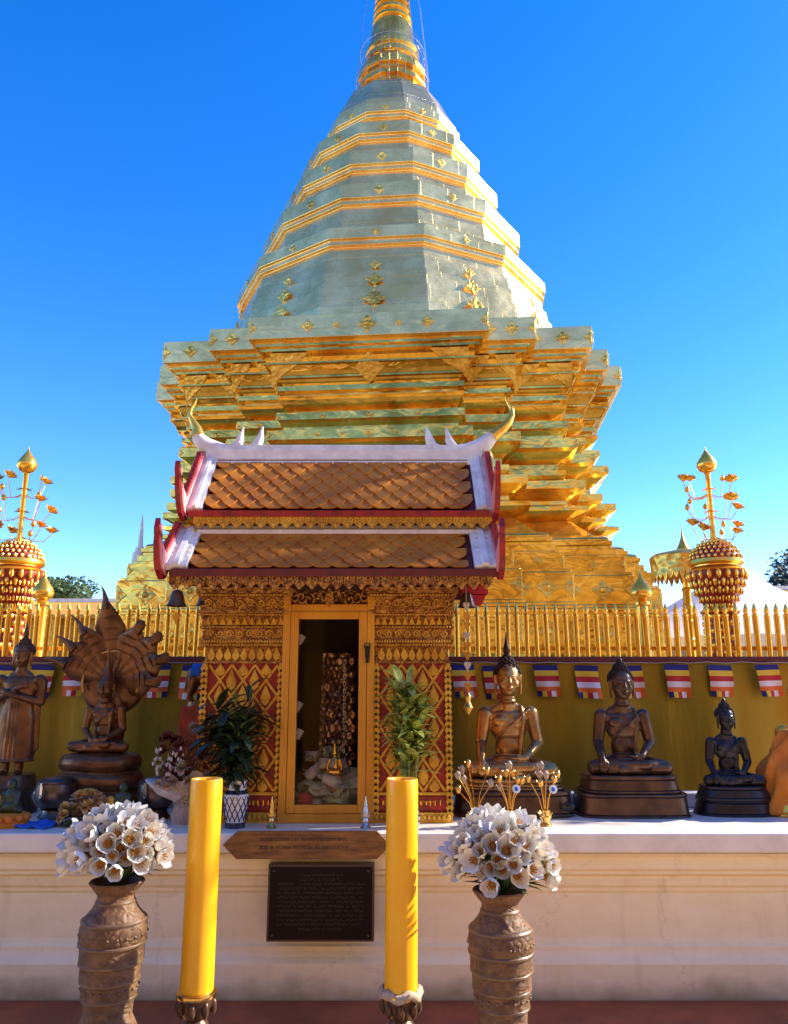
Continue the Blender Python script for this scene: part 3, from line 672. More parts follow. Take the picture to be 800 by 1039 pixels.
    # core walls
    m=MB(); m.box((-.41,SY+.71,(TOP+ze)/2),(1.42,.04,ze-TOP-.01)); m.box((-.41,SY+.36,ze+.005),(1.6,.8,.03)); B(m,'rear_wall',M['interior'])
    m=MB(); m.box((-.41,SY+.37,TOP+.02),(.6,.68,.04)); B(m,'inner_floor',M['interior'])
    # door case
    fx0,fx1=-.672,-.118; fy=SY-.015; ztop=at(0,622,SY).z+.02
    m=MB(); m.box(((fx0+fx1)/2,fy,TOP+.025),(fx1-fx0,.06,.05)); m.box((fx0+.022,fy,(TOP+.05+ze)/2),(.044,.055,ze-TOP-.05)); m.box((fx1-.022,fy,(TOP+.05+ze)/2),(.044,.055,ze-TOP-.05)); m.box(((fx0+fx1)/2,fy,ztop+.01),(fx1-fx0-.088,.05,.04))
    B(m,'door_case',M['doorgold'],bevel=.004)
    m=MB(); m.box(((fx0+fx1)/2,fy+.01,(ztop+ze)/2+.01),(fx1-fx0-.09,.03,ze-ztop-.04)); ov=B(m,'overdoor',M['darkcarved'])
    m=MB()
    for s in (-1,1):
        for k in range(5):
            cx=(fx0+fx1)/2+s*(.035+k*.045); cz=(ztop+ze)/2+.01+.02*math.sin(k*2.1)
            m.tube([(cx+s*.035*(1-a/13)*math.cos(a*.7+k),fy-.018,cz+.045*(1-a/13)*math.sin(a*.7+k)) for a in range(12)],.0065,5)
    leafmotif(m,((fx0+fx1)/2,fy-.006,(ztop+ze)/2+.01),.06,.13,.02)
    B(m,'overdoor_scrolls',M['carved'])
    dx0,dx1=fx0+.046,fx1-.046; dz0,dz1=TOP+.052,ztop-.012
    m=MB(); sw=.048
    m.box((dx0+sw/2,fy-.006,(dz0+dz1)/2),(sw,.04,dz1-dz0)); m.box((dx1-sw/2,fy-.006,(dz0+dz1)/2),(sw,.04,dz1-dz0)); m.box(((dx0+dx1)/2,fy-.006,dz1-sw/2),(dx1-dx0-2*sw,.04,sw)); m.box(((dx0+dx1)/2,fy-.006,dz0+sw/2),(dx1-dx0-2*sw,.04,sw))
    door=B(m,'door',M['doorgold'],bevel=.004)
    m=MB(); m.box(((dx0+dx1)/2,fy-.002,(dz0+dz1)/2),(dx1-dx0-2*sw+.01,.005,dz1-dz0-2*sw+.01)); m.v=[(p[0]+.41,p[1]-SY,p[2]-TOP) for p in m.v]; m.build('pane',M['glass'],door)
    m=MB(); px=dx1+.004; pz=at(0,662,SY).z; m.box((px,fy-.035,pz),(.028,.02,.07)); m.box((px,fy-.045,pz-.045),(.02,.016,.04)); m.tube([(px-.015,fy-.05,pz+.02),(px-.015,fy-.06,pz+.05),(px+.015,fy-.06,pz+.05),(px+.015,fy-.05,pz+.02)],.005,6)
    m.v=[(p[0]+.41,p[1]-SY,p[2]-TOP) for p in m.v]; m.build('latch',M['black'],door)
    # roofs
    XL,XR=-1.30,.615; XC=(XL+XR)/2
    def tiles(name,x0,x1,ytop,ztop_,ybot,zbot,rows_,slab=True):
        u=Vector((1,0,0)); top=Vector((0,ytop,ztop_)); bot=Vector((0,ybot,zbot)); d=(bot-top); Ls=d.length; d.normalize(); nn=u.cross(d)
        if nn.z<0: nn=-nn
        e=Ls/rows_; w=.114; L=e*2.1
        m=MB()
        for r in range(rows_+1):
            off=0 if r%2 else w/2
            k=int((x1-x0)/w)+2
            for i in range(k):
                x=x0+off+i*w-w/2
                hw=w*.49
                if x-hw<x0 or x+hw>x1:
                    continue
                a=top+u*x+d*((r-1)*e if r else 0)+nn*(.012+random.uniform(0,.002)); dd=(d+nn*.11).normalized()
                LL=L if r else L-e
                ll=.93; yaw=random.uniform(-.01,.01)
                pts=[(-hw,0),(hw,0),(hw,LL*.48),(hw*.55,LL*.80),(0,LL),(-hw*.55,LL*.80),(-hw,LL*.48)]
                if r==rows_: pts=[(q_[0],min(q_[1],e*1.25)) for q_ in pts]
                m.prism(pts,a,u+d*yaw,dd,nn*.011)
        o=B(m,name,M['tile'],bevel=.0025)
        return o
    def roofslab(name,x0,x1,ytop,ztop_,ybot,zbot,yc):
        m=MB()
        for s in (1,-1):
            yt=ytop if s==1 else 2*yc-ytop; yb=ybot if s==1 else 2*yc-ybot
            m.prism([(yt,ztop_),(yb,zbot),(yb,zbot-.035),(yt,ztop_-.035)] ,(x0,0,0),(0,1,0),(0,0,1),(x1-x0,0,0))
        return B(m,name,M['darkred'])
    yc=SY+.36
    # upper
    ur=dict(ytop=yc,ztop_=3.14,ybot=SY-.02,zbot=2.70)
    roofslab('upper_roof',XL+.02,XR-.02,yc=yc,**ur); tiles('upper_tiles',XL+.09,XR-.09,rows_=8,**ur)
    tiles('upper_tiles',XL+.09,XR-.09,ytop=yc,ztop_=3.14,ybot=2*yc-SY+.02,zbot=2.70,rows_=8)
    m=MB(); m.box((XC,yc,3.165),(XR-XL-.02,.09,.10)); m.box((XC,yc,3.225),(XR-XL-.02,.06,.035)); m.box((XC,yc,3.10),(XR-XL-.16,.15,.03)); B(m,'ridge',M['white'],bevel=.008)
    def strip(name,xa,xb,yt,zt_,yb,zb,th,mt,ext=0):
        m=MB(); d=Vector((0,yb-yt,zb-zt_)); L=d.length; d.normalize(); nn=Vector((1,0,0)).cross(d); nn=nn if nn.z>0 else -nn
        for (a,b,h) in ((xa,xb,th),(min(xa,xb)+abs(xb-xa)*(.35),min(xa,xb)+abs(xb-xa)*.65,th+.018)):
            a,b=min(a,b),max(a,b)
            m.prism([(a,0),(b,0),(b,L+ext),(a,L+ext)],Vector((0,yt,zt_)),(1,0,0),d,nn*h)
        return B(m,name,mt,bevel=.004)
    def barge(x,s,yt,zt_,yb,zb,finh,w=.10):
        """gable board: white on the roof, red serrated outside, pink inside, with an upswept fin at the eave"""
        for side in (1,-1):
            Y=lambda v: v if side==1 else 2*yc-v
            strip('white_verge',x-s*.0,x-s*w,Y(yt),zt_+.004,Y(yb),zb+.004,.03,M['white'],.01)
            d=Vector((0,Y(yb)-Y(yt),zb-zt_)); L=d.length; d.normalize(); nn=Vector((0,-d.z,d.y)); nn=nn if nn.z>0 else -nn
            o=Vector((x,Y(yt),zt_))
            up=.07
            edge=[(0,up)]
            nt_=13
            for k in range(1,nt_):
                edge+= [((k-.25)*L/nt_,up+.004),((k)*L/nt_,up+.026)]
            fin=[(L-.035,up+.01),(L+.0,up+.10),(L-.02,up+.2*finh/.3),(L-.075,finh*1.0),(L+.03,finh*.66),(L+.075,finh*.36),(L+.085,.05),(L+.05,-.04),(L,-.06)]
            pts=[(0,-.05)]+edge+fin
            # fin leans with gravity: express part in (d,nn)
            m=MB(); m.prism(pts,o+Vector((s*.004,0,0)),d,nn,(s*.03,0,0)); B(m,'gable_board',M['red'])
            ins=[(0,-.03),(0,up-.012),(L-.05,up-.0),(L-.012,up+.10),(L-.03,up+.2*finh/.3),(L-.06,finh*.9),(L+.015,finh*.6),(L+.052,finh*.34),(L+.06,.05),(L+.02,-.03)]
            m=MB(); m.prism(ins,o+Vector((-s*.006,0,0)),d,nn,(s*.011,0,0)); B(m,'pink_lining',M['pink'])
    barge(XL,-1,yc,3.14,SY-.03,2.69,.33); barge(XR,1,yc,3.14,SY-.03,2.69,.33)
    m=MB(); m.box((XC,SY-.045,2.668),(XR-XL-.04,.05,.04)); m.box((XC,SY-.02,2.64),(XR-XL-.08,.05,.03)); B(m,'eave_board',M['red'],bevel=.003)
    def valance(name,x0,x1,y,z,h,n_,mt):
        m=MB(); n_=int(n_)
        pts=[(x0,0)]; w=(x1-x0)/n_
        pts=[]
        for k in range(n_):
            pts+= [(x0+k*w,-h*.55),(x0+(k+.22)*w,-h*.78),(x0+(k+.5)*w,-h),(x0+(k+.78)*w,-h*.78)]
        pts+= [(x1,-h*.55),(x1,0),(x0,0)]
        m.prism(pts,(0,y,z),(1,0,0),(0,0,1),(0,.018,0))
        for k in range(n_*2):
            cx=x0+(k+.5)*w/2
            m.tube([(cx+w*.2*(1-a/12)*math.cos(a*.8),y-.004,z-h*.42+h*.3*(1-a/12)*math.sin(a*.8)) for a in range(11)],.006,5)
        for k in range(n_*4): m.sph((x0+(k+.5)*w/4,y-.002,z-h*.07),.009,6,4)
        for k in range(n_): m.sph((x0+(k+.5)*w,y-.002,z-h*.8),(.014,.012,.02),8,6)
        return B(m,name,mt)
    valance('upper_valance',XL+.05,XR-.02,SY-.055,2.655,.075,24,M['goldpaint'])
    m=MB(); m.box((XC,yc,2.56),(XR-XL-.18,.68,.12)); m.box((XC,yc,2.37),(XR-XL-.5,.6,.34))
    for x in (XL+.09,XR-.09): m.prism([(yc-.36,2.62),(yc+.36,2.62),(yc,3.1)],(x,0,0),(0,1,0),(0,0,1),(.02,0,0))
    B(m,'roof_core',M['darkred'])
    # lower skirt roof
    LXL,LXR=-1.335,.60
    lr=dict(ytop=SY+.03,ztop_=2.555,ybot=SY-.28,zbot=2.285)
    roofslab('lower_roof',LXL+.02,LXR-.02,yc=yc,**lr); tiles('lower_tiles',LXL+.12,LXR-.12,rows_=6,**lr)
    tiles('lower_tiles',LXL+.12,LXR-.12,ytop=2*yc-SY-.03,ztop_=2.555,ybot=2*yc-SY+.28,zbot=2.285,rows_=6)
    m=MB(); m.box((XC,SY+.03,2.583),(LXR-LXL-.06,.05,.05)); m.box((XC,SY-.0,2.562),(LXR-LXL-.16,.06,.03)); B(m,'lower_ridge_band',M['white'],bevel=.006)
    for s,x in ((-1,LXL),(1,LXR)):
        strip('white_verge',x,x-s*.13,SY+.03,2.565,SY-.29,2.285,.035,M['white'],.01)
        m=MB()
        for k in range(5): 
            f=.35+.13*k; m.box((x-s*(.065),SY+.03-.31*f-.0,2.565-.27*f+.045),(.10,.012,.03),rx=-.7)
        B(m,'verge_teeth',M['white'])
    barge(LXL,-1,SY+.05,2.575,SY-.29,2.285,.30,.02); barge(LXR,1,SY+.05,2.575,SY-.29,2.285,.30,.02)
    m=MB(); m.box((XC,SY-.30,2.262),(LXR-LXL-.03,.05,.045)); m.box((XC,SY-.15,2.235),(LXR-LXL-.1,.32,.02)); B(m,'lower_eave_board',M['darkred'],bevel=.003)
    valance('lower_valance',LXL+.03,LXR-.03,SY-.31,2.243,.075,26,M['carved'])
    # chofa: upswept ridge horns
    for s,x in ((-1,XL+.03),(1,XR-.03)):
        base=Vector((x,yc,3.22))
        hx=[(0,.0,.055),(.05,.03,.055),(.09,.10,.046),(.10,.15,.034),(.13,.20,.024),(.155,.245,.018),(.15,.29,.014),(.125,.33,.010),(.11,.37,.003)] if s<0 else [(0,.0,.055),(.05,.03,.055),(.10,.09,.046),(.16,.14,.036),(.21,.19,.03),(.24,.245,.020),(.235,.30,.016),(.21,.34,.010),(.195,.385,.003)]
        # white foot with two spikes pointing inwards
        m=MB(); 
        m.tube([base+Vector((s*hx[3][0],0,hx[3][1])),base+Vector((s*.085,0,.08)),base+Vector((s*.03,0,.02)),base+Vector((-s*.08,0,-.015)),base+Vector((-s*.17,0,-.005)),base+Vector((-s*.205,0,.065)),base+Vector((-s*.225,0,.16))],[.028,.046,.062,.056,.042,.028,.002],8,flat=.8)
        m.tube([base+Vector((0,0,-.03)),base+Vector((-s*.16,0,-.04)),base+Vector((-s*.27,0,-.025)),base+Vector((-s*.325,0,.02)),base+Vector((-s*.345,0,.085)),base+Vector((-s*.36,0,.165))],[.055,.054,.050,.040,.026,.002],8,flat=.8)
        B(m,'ridge_horn_foot',M['white'],smooth=50)
        m=MB(); m.tube([base+Vector((s*a,0,b)) for a,b,_ in hx[2:]],[c_ for *_,c_ in hx[2:]],8); m.tube([base+Vector((s*.06,-.0,-.03)),base+Vector((s*.07,-.02,-.12)),base+Vector((s*.05,-.02,-.26)),base+Vector((s*.02,-.02,-.36))],[.03,.045,.035,.01],8)
        B(m,'ridge_horn',M['gold'],smooth=50)
    return t
shrine()
# things inside the cabinet
def insidecab():
    c=Vector((-.37,SY+.42,TOP+.04))
    t=thing('scaled_votive_pillar','dark glinting scale covered pillar standing inside the glass cabinet','votive pillar',c)
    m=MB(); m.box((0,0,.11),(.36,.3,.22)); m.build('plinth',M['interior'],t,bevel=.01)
    m=MB(); m.box((0,0,.58),(.22,.2,.72),taper=.8)
    for r in range(16):
        for k in range(5):
            x=(-.09+.045*k+(.0225 if r%2 else 0))*(1-.01*r); m.sph((x,-.10+.001*r,.26+r*.042),(.024,.014,.028),8,5)
    m.build('scaled_shaft',M['beads'],t,smooth=40)
    m=MB()
    for k in range(15):
        z=.25+k*.045; m.tube([(.055+.012*math.cos(a)*.8,-.125,z+.02*math.sin(a)) for a in [0,1,2,3,4,5,6.28]],.004,4)
    m.build('silver_glints',M['silver'],t)  # glints on the shaft, modelled as small silver loops
    m=MB(); f=Vector((-.36,SY+.14,TOP+.04)); 
    t=thing('gilt_figurine','tiny golden seated figurine among banknotes behind the cabinet glass','figurine',f)
    b=MB(); b.box((0,0,.10),(.10,.08,.2),taper=.8); b.build('stand',M['carved'],t,bevel=.004)
    b=MB(); b.sph((0,0,.225),(.06,.035,.025)); b.sph((0,0,.27),(.03,.022,.05)); b.sph((0,0,.335),.019); b.lathe([(.018,.34),(.012,.36),(.003,.40)],n=8)
    for s in(-1,1): b.cap((s*.03,0,.295),(s*.045,-.01,.25),.010,.008,8)
    fuse(b,'body',M['gold'],.004,3,t)
    rnd=random.Random(11)
    labs='crumpled banknote heaped on the floor of the glass cabinet'
    for k in range(46):
        m=MB(); n=5; L,W=.13,.06; ph=rnd.uniform(0,6); am=rnd.uniform(.01,.025)
        P=[]
        for i in range(n+1):
            for j in range(3): P.append(((i/n-.5)*L,(j/2-.5)*W,am*math.sin(i*1.5+ph)+.008*math.cos(j*2+i+ph)))
        m.add(P,[(i*3+j,i*3+j+1,i*3+j+4,i*3+j+3) for i in range(n) for j in range(2)])
        me=m.mesh('banknote',[M['note'] if rnd.random()<.55 else M['notepale']],60)
        x=-.395+rnd.uniform(-.15,.15); y=SY+rnd.uniform(.07,.25); z=TOP+.075+ (.27*rnd.random()**1.3)*(1-abs(x+.40)/.3)+(y-SY-.07)*.5
        o=link('banknote',me,None,(x,y,z)); o.rotation_euler=(rnd.uniform(.2,1.5),rnd.uniform(-.6,.6),rnd.uniform(-.8,.8))
        s=o.modifiers.new('s','SOLIDIFY'); s.thickness=.001
        tag(o,labs,'banknote','banknotes heaped in the glass cabinet')
    pos=[(-.600,1.50,'upper'),(-.592,1.34,'lower'),(-.595,1.90,'topmost')]
    for (x,z,wd) in pos:
        m=MB(); m.box((0,0,0),(.04,.002,.06)); o=m.build('folded_slip',M['notepale'],None,loc=(x+.02,SY+.05,z)); o.rotation_euler=(.1,.5,.2)
        tag(o,f'{wd} of three pale paper slips stuck along the left edge of the cabinet glass','paper slip','paper slips behind the cabinet glass')
    m=MB(); m.sph((0,0,0),(.05,.035,.028)); m.lathe([(.03,0),(.05,.02),(.02,.045)],n=10); o=m.build('red_ornament',M['flagred'],None,smooth=40,loc=(-.53,SY+.07,TOP+.11)); tag(o,'small bright red ornament in the lower left corner of the cabinet','ornament')
insidecab()
# wind bells under the eaves
def bell(p,label,s=1):
    t=thing('wind_bell',label,'bell',p,0,'bells hanging under the shrine eave')
    m=MB(); m.tube([(0,0,0),(0,0,-.05*s)],.003,5); m.lathe([(.0,-.045*s),(.025*s,-.055*s),(.035*s,-.08*s),(.045*s,-.12*s),(.055*s,-.135*s),(.05*s,-.137*s),(.0,-.12*s)],n=14,cap=False); m.build('bell_body',M['bronze'],t,smooth=45)
    m=MB(); m.tube([(0,0,-.12*s),(0,0,-.17*s)],.003,5); m.prism([(0,.03),(.022,0),(0,-.045),(-.022,0)],(0,0,-.19*s),(1,0,0),(0,0,1),(0,.004,0)); m.build('clapper_leaf',M['brass'],t)
bell(Vector((-1.27,SY-.24,2.225)),'small bronze wind bell under the left corner of the shrine eave',1.1)
bell(Vector((-1.17,SY-.0,2.225)),'bronze wind bell nearer the left pier, partly in its shade',.9)
bell(Vector((.44,SY-.1,2.225)),'dark bronze bell under the right corner of the shrine eave',1.05)
def garland():
    t=thing('hanging_garland','string of little hearts and leaf charms dangling at the right of the shrine','garland',(.43,SY-.16,2.2))
    m=MB(); m.tube([(0,0,0),(0,0,-.62)],.0025,5); m.build('cord',M['string'],t)
    for k in range(9):
        z=-.12-k*.058; b=MB(); b.prism([(0,.02),(.014,.028),(.022,.012),(0,-.03),(-.022,.012),(-.014,.028)],(0,-.003,z),(1,0,0),(0,0,1),(0,.006,0)); b.build('charm',M['brass'] if k%3 else M['rosecream'],t)
    m=MB(); m.lathe([(.006,-.62),(.02,-.64),(.012,-.67),(.03,-.70),(.004,-.74)],n=10); m.build('tassel',M['brass'],t)
garland()
t_=MB(); t_.box((0,0,0),(.16,.10,.05)); t_.prism([(-.07,-.03),(.07,-.03),(.04,-.09),(-.04,-.09)],(0,-.04,0),(1,0,0),(0,0,1),(0,.08,0)); 
tag(t_.build('red_bracket',M['flagred'],None,loc=(.50,SY+.05,2.2)),'bright red wooden bracket under the right corner of the lower shrine roof','bracket')
# ------------------------------------------------------------------ lotus urns
def urn(cx,Y,label,s=1.0):
    t=thing('lotus_urn',label,'urn',(cx,Y,0),0,'red and gold lotus urns behind the fence')
    z=lambda r: at(400,r,Y).z
    k=Y*cp/F+.2/F
    px=Y/F*1.02
    b0,b1=z(668),z(619)
    m=MB(); m.lathe([(24*px,0),(24*px,.2),(16*px,.25),(16*px,b0),(17*px,b0+.02),(15*px,b0+.06),(15*px,b1-.06),(18*px,b1-.03),(13*px,b1)],n=20); ped=m.build('pedestal',M['red'],t,smooth=30)
    m=MB()
    for r in range(6):
        for j in range(14):
            a=2*math.pi*(j+.5*(r%2))/14; zz=b0+.03+r*(b1-b0-.05)/6
            m.sph((15.2*px*math.cos(a),15.2*px*math.sin(a),zz+.02),(2.6*px,2.6*px,3*px),6,5)
    m.lathe([(17.5*px,b0-.05),(18*px,b0),(16*px,b0+.02)],n=24); m.lathe([(15*px,b1-.05),(19*px,b1-.02),(14*px,b1+.02)],n=24)
    m.build('pedestal_gilding',M['gold'],t,smooth=40)
    c0,c1=b1,z(578)
    H=c1-c0
    prof=[(12*px,c0),(14*px,c0+.1*H),(20*px,c0+.38*H),(25*px,c0+.68*H),(28*px,c0+.88*H),(27*px,c0+.95*H),(22*px,c1),(23*px,c1+.02)]
    m=MB(); m.lathe(prof,n=28); m.build('bowl',M['red'],t,smooth=50)
    m=MB()
    rows_=[(.06,13.5,12),(.22,17,14),(.40,21,16),(.58,24,18),(.76,27,18)]
    for i,(f,r,n_) in enumerate(rows_):
        for j in range(20):
            a=2*math.pi*(j+.5*(i%2))/20; rr=r*px; m.sph((rr*math.cos(a),rr*math.sin(a),c0+f*H+.03),(rr*.085,rr*.085,H*.125),8,6)
            if i<4: 
                a2=a+math.pi/20; m.sph(((rr+1.5*px)*math.cos(a2),(rr+1.5*px)*math.sin(a2),c0+f*H+.01),(rr*.045,rr*.045,H*.06),6,4)
    m.lathe([(27*px,c0+.9*H),(29.5*px,c0+.94*H),(26*px,c1+.0),(22*px,c1+.01),(22*px,c1+.035),(25*px,c1+.04),(26.5*px,c1+.055),(26*px,c1+.085),(24*px,c1+.09)],n=28)
    m.build('bowl_gilding',M['gold'],t,smooth=40)
    d0,d1=c1+.085,z(549)
    m=MB(); m.lathe([(25*px,d0),(24.5*px,d0+.03),(20*px,d0+.55*(d1-d0)),(11*px,d0+.9*(d1-d0)),(4*px,d1)],n=28); m.build('lid',M['red'],t,smooth=50)
    m=MB()
    for i,(f,r) in enumerate(((.08,24.6),(.30,22.6),(.52,20),(.72,16),(.88,11.5))):
        n_=26
        for j in range(n_):
            a=2*math.pi*(j+.5*(i%2))/n_; rr=r*px; m.sph((rr*math.cos(a),rr*math.sin(a),d0+f*(d1-d0)+.008),(rr*.075,rr*.075,.022),6,5)
    m.lathe([(4.5*px,d1-.01),(4.5*px,d1+.02),(2*px,d1+.03)],n=12)
    m.build('lid_gilding',M['gold'],t,smooth=40)
    s1=z(480)
    m=MB(); m.lathe([(3.2*px,d1),(2.6*px,d1+.1),(2.5*px,s1-.02),(3.3*px,s1)],n=12); 
    for f in (.42,.75):
        zz=d1+f*(s1-d1)
        for j in range(6):
            a=j*math.pi/3; m.leaf((0,0,zz),(math.cos(a),math.sin(a),.3),.09,.04,.5)
    m.build('stem',M['gold'],t,smooth=40)
    bt=z(455); hb=bt-s1
    m=MB(); m.lathe([(2*px,s1),(7*px,s1+.08*hb),(10*px,s1+.28*hb),(9.6*px,s1+.42*hb),(6.5*px,s1+.62*hb),(3*px,s1+.8*hb),(.9*px,s1+.93*hb),(.2*px,s1+1.05*hb)],n=24); m.build('great_bud',M['gold'],t,smooth=60)
    rnd=random.Random(int(cx*10))
    def flower(p,sz,openf):
        f=MB()
        if openf:
            for ring,(n_,L,tilt) in enumerate(((8,1.0,.25),(7,.85,.75),(5,.6,1.2))):
                for j in range(n_):
                    a=2*math.pi*j/n_+ring; f.leaf((0,0,0),(math.cos(a)*math.cos(tilt),math.sin(a)*math.cos(tilt),math.sin(tilt)),sz*L,sz*.7,-.5,fold=.3,n=3)
            f.sph((0,0,sz*.2),(sz*.3,sz*.3,sz*.25),8,5)
        else: f.lathe([(.1*sz,-.4*sz),(.45*sz,-.15*sz),(.5*sz,.1*sz),(.3*sz,.5*sz),(.02*sz,.95*sz)],n=10)
        me=f.mesh('lotus_flower' if openf else 'lotus_bud',[M['gold']],50); o=link(me.name,me,t,p); 
        if openf: o.rotation_euler=(rnd.uniform(.2,.5),rnd.uniform(-.4,.4),rnd.uniform(0,3))
        else: o.rotation_euler=(rnd.uniform(-.3,.3),rnd.uniform(-.3,.3),0)
    spec=[(.12,[(-24,4,1),(-12,-1,1),(22,3,1),(12,7,0),(-6,9,0),(28,-1,1),(8,-3,0)]),(.42,[(-26,1,0),(-17,12,0),(-8,2,0),(18,10,1),(24,0,1),(18,16,0)]),(.74,[(-27,8,1),(-20,0,0),(-15,12,1),(16,12,0),(20,6,1),(-25,13,0)])]
    for f,lst in spec:
        zz=d1+f*(s1-d1)-.03
        for (dx,dz,op) in lst:
            dep=rnd.uniform(-.10,.10); e=Vector((dx*px,dep,zz+.05+dz*px*.9))
            c=MB(); c.tube([(0,0,zz),(dx*px*.35,dep*.4,zz-.045),(dx*px*.75,dep*.8,zz-.05),e+Vector((0,0,-.02))],.0045,5); c.build('branch',M['gold'],t,smooth=60)
            flower(e,.088*s if op else .052*s,op)
    return t
UY=7.6
urn(at(729,600,UY).x,UY,'red and gold lotus urn with golden blossom tree, right of the stupa')
urn(at(14,600,UY).x,UY,'red and gold blossom tree urn at the left edge behind the standing statue')
def parasol():
    Y=9.2; p=at(697,600,Y); px=Y/F*1.02; z=lambda r: at(400,r,Y).z
    t=thing('ceremonial_parasol','fringed golden drum shaped parasol on a gilt pole, left of the right urn','parasol',(p.x,Y,0))
    m=MB(); m.lathe([(6*px,0),(6*px,.3),(4*px,.35),(4*px,z(600)),(5*px,z(598)),(3.2*px,z(596)),(3.2*px,z(565))],n=14); 
    for r in (650,632,615): m.lathe([(4*px,z(r)-.03),(5.4*px,z(r)),(4*px,z(r)+.03)],n=14)
    m.build('pole',M['gold'],t,smooth=40)
    m=MB(); m.lathe([(32*px,z(582)),(33*px,z(570)),(33.5*px,z(566)),(30*px,z(563)),(8*px,z(558)),(0.5*px,z(557))],n=36,cap=False)
    for j in range(36):
        a=2*math.pi*(j+.5)/36; m.prism([(-3*px,0),(3*px,0),(2*px,-5*px),(0,-8*px-3*px*(j%3==0)),(-2*px,-5*px)],(32*px*math.cos(a),32*px*math.sin(a),z(582)+.01),(-math.sin(a),math.cos(a),0),(0,0,1),(.01*math.cos(a),.01*math.sin(a),0))
    m.build('canopy',M['emboss'],t,smooth=30)
    m=MB(); m.lathe([(8*px,z(559)),(6*px,z(556)),(3.5*px,z(551)),(1.6*px,z(546)),(.5*px,z(538)),(.1*px,z(525))],n=14); m.build('finial',M['gold'],t,smooth=40)
parasol()
# ------------------------------------------------------------------ background beyond the stupa
def tent():
    Y=24; a=at(742,566,Y); b=at(742,668,Y)
    t=thing('marquee','white fabric marquee with ribbed conical roof beyond the right urn','tent',(a.x,Y,0))
    r=a.x-at(606,650,Y).x; z1=a.z; z0=at(742,652,Y).z
    m=MB(); n=40; rings=[]
    for f in (0,.25,.5,.75,1):
        rr=.03+r*f; zz=z1+(z0-z1)*(f**.72)
        rings.append([(rr*(1+(.012 if j%2 else -.012))*math.cos(2*math.pi*j/n),rr*(1+(.012 if j%2 else -.012))*math.sin(2*math.pi*j/n),zz-(.05*f if j%2 else 0)) for j in range(n)])
    rings.append([(p[0],p[1],p[2]-.3) for p in rings[-1]])
    m.loft(rings,cap0=False,cap1=False); m.build('roof',M['tent'],t)
    for j in range(8):
        an=2*math.pi*j/8; m=MB(); m.lathe([(.06,0),(.06,z0)],c=(r*.97*math.cos(an),r*.97*math.sin(an),0),n=8); m.build('leg',M['steel'],t)
tent()
def gallery(x0,x1,Y,zw,zr,label,wm,rm):
    t=thing('gallery_building',label,'building',((x0+x1)/2,Y,0)); L=x1-x0
    m=MB(); m.box((0,1.5,zw/2),(L,3,zw)); m.build('wall',wm,t)
    m=MB(); m.prism([(-.6,zw-.05),(-.6,zw+.08),(1.5,zr),(3.6,zw+.08),(3.6,zw-.05)],(-L/2-.3,0,0),(0,1,0),(0,0,1),(L+.6,0,0)); m.build('roof',rm,t)
    m=MB(); m.box((0,1.5,zr+.03),(L+.6,.18,.16)); m.build('ridge',M['white'],t)
    n=int(L/1.6)
    for k in range(n):
        x=-L/2+(k+.5)*L/n; m=MB(); m.box((x,-.02,zw*.55),(.7,.06,zw*.5)); m.build('window',M['interior'],t)
    for k in range(n+1):
        x=-L/2+k*L/n; m=MB(); m.box((x,-.3,zw/2),(.22,.22,zw)); m.build('column',M['goldpaint'],t)
p=at(88,606,30); q=at(88,615,30)
gallery(-23,-9.3,30,q.z-.45,p.z,'long yellow walled gallery with white ridge far left of the stupa',M['wallgold'],M['wallgold'])
# the cloister behind the viewer closes the court
def cloister():
    t=thing('cloister','long ochre cloister with red tiled roof and columns closing the court behind the viewer','building',(0,-5,0))
    m=MB(); m.box((0,-2.2,1.7),(44,.3,3.4)); m.build('wall',M['cloisterwall'],t)
    m=MB(); m.prism([(.9,3.15),(.9,3.3),(-2.4,5.4),(-2.4,3.2)],(-22.5,0,0),(0,1,0),(0,0,1),(45,0,0)); m.build('roof',M['roofbrown'],t)
    m=MB(); m.prism([(-2.4,3.2),(-2.4,7.2),(-2.0,7.2),(-2.0,7.35),(-9,13.0),(-16,7.35),(-16,3.2)],(-16,0,0),(0,1,0),(0,0,1),(32,0,0)); m.build('upper_roof',M['roofbrown'],t)
    m=MB(); m.box((0,-9,13.05),(32.4,.3,.3)); m.build('ridge',M['white'],t)
    for k in range(16):
        m=MB(); m.box((0,0,1.5),(.34,.34,3.0)); m.box((0,0,3.05),(.5,.5,.18)); m.box((0,0,.12),(.5,.5,.24)); m.build('column',M['doorgold'],t,loc=(-21+2.8*k,.4,0))
    m=MB(); m.box((0,-.9,.06),(44,3.0,.12)); m.build('step',M['marble'],t)
cloister()
p=at(790,601,34)
gallery(15.6,30,34,p.z-1.0,p.z+.35,'low brown roofed gallery at the right edge beyond the marquee',M['wallgold'],M['roofbrown'])
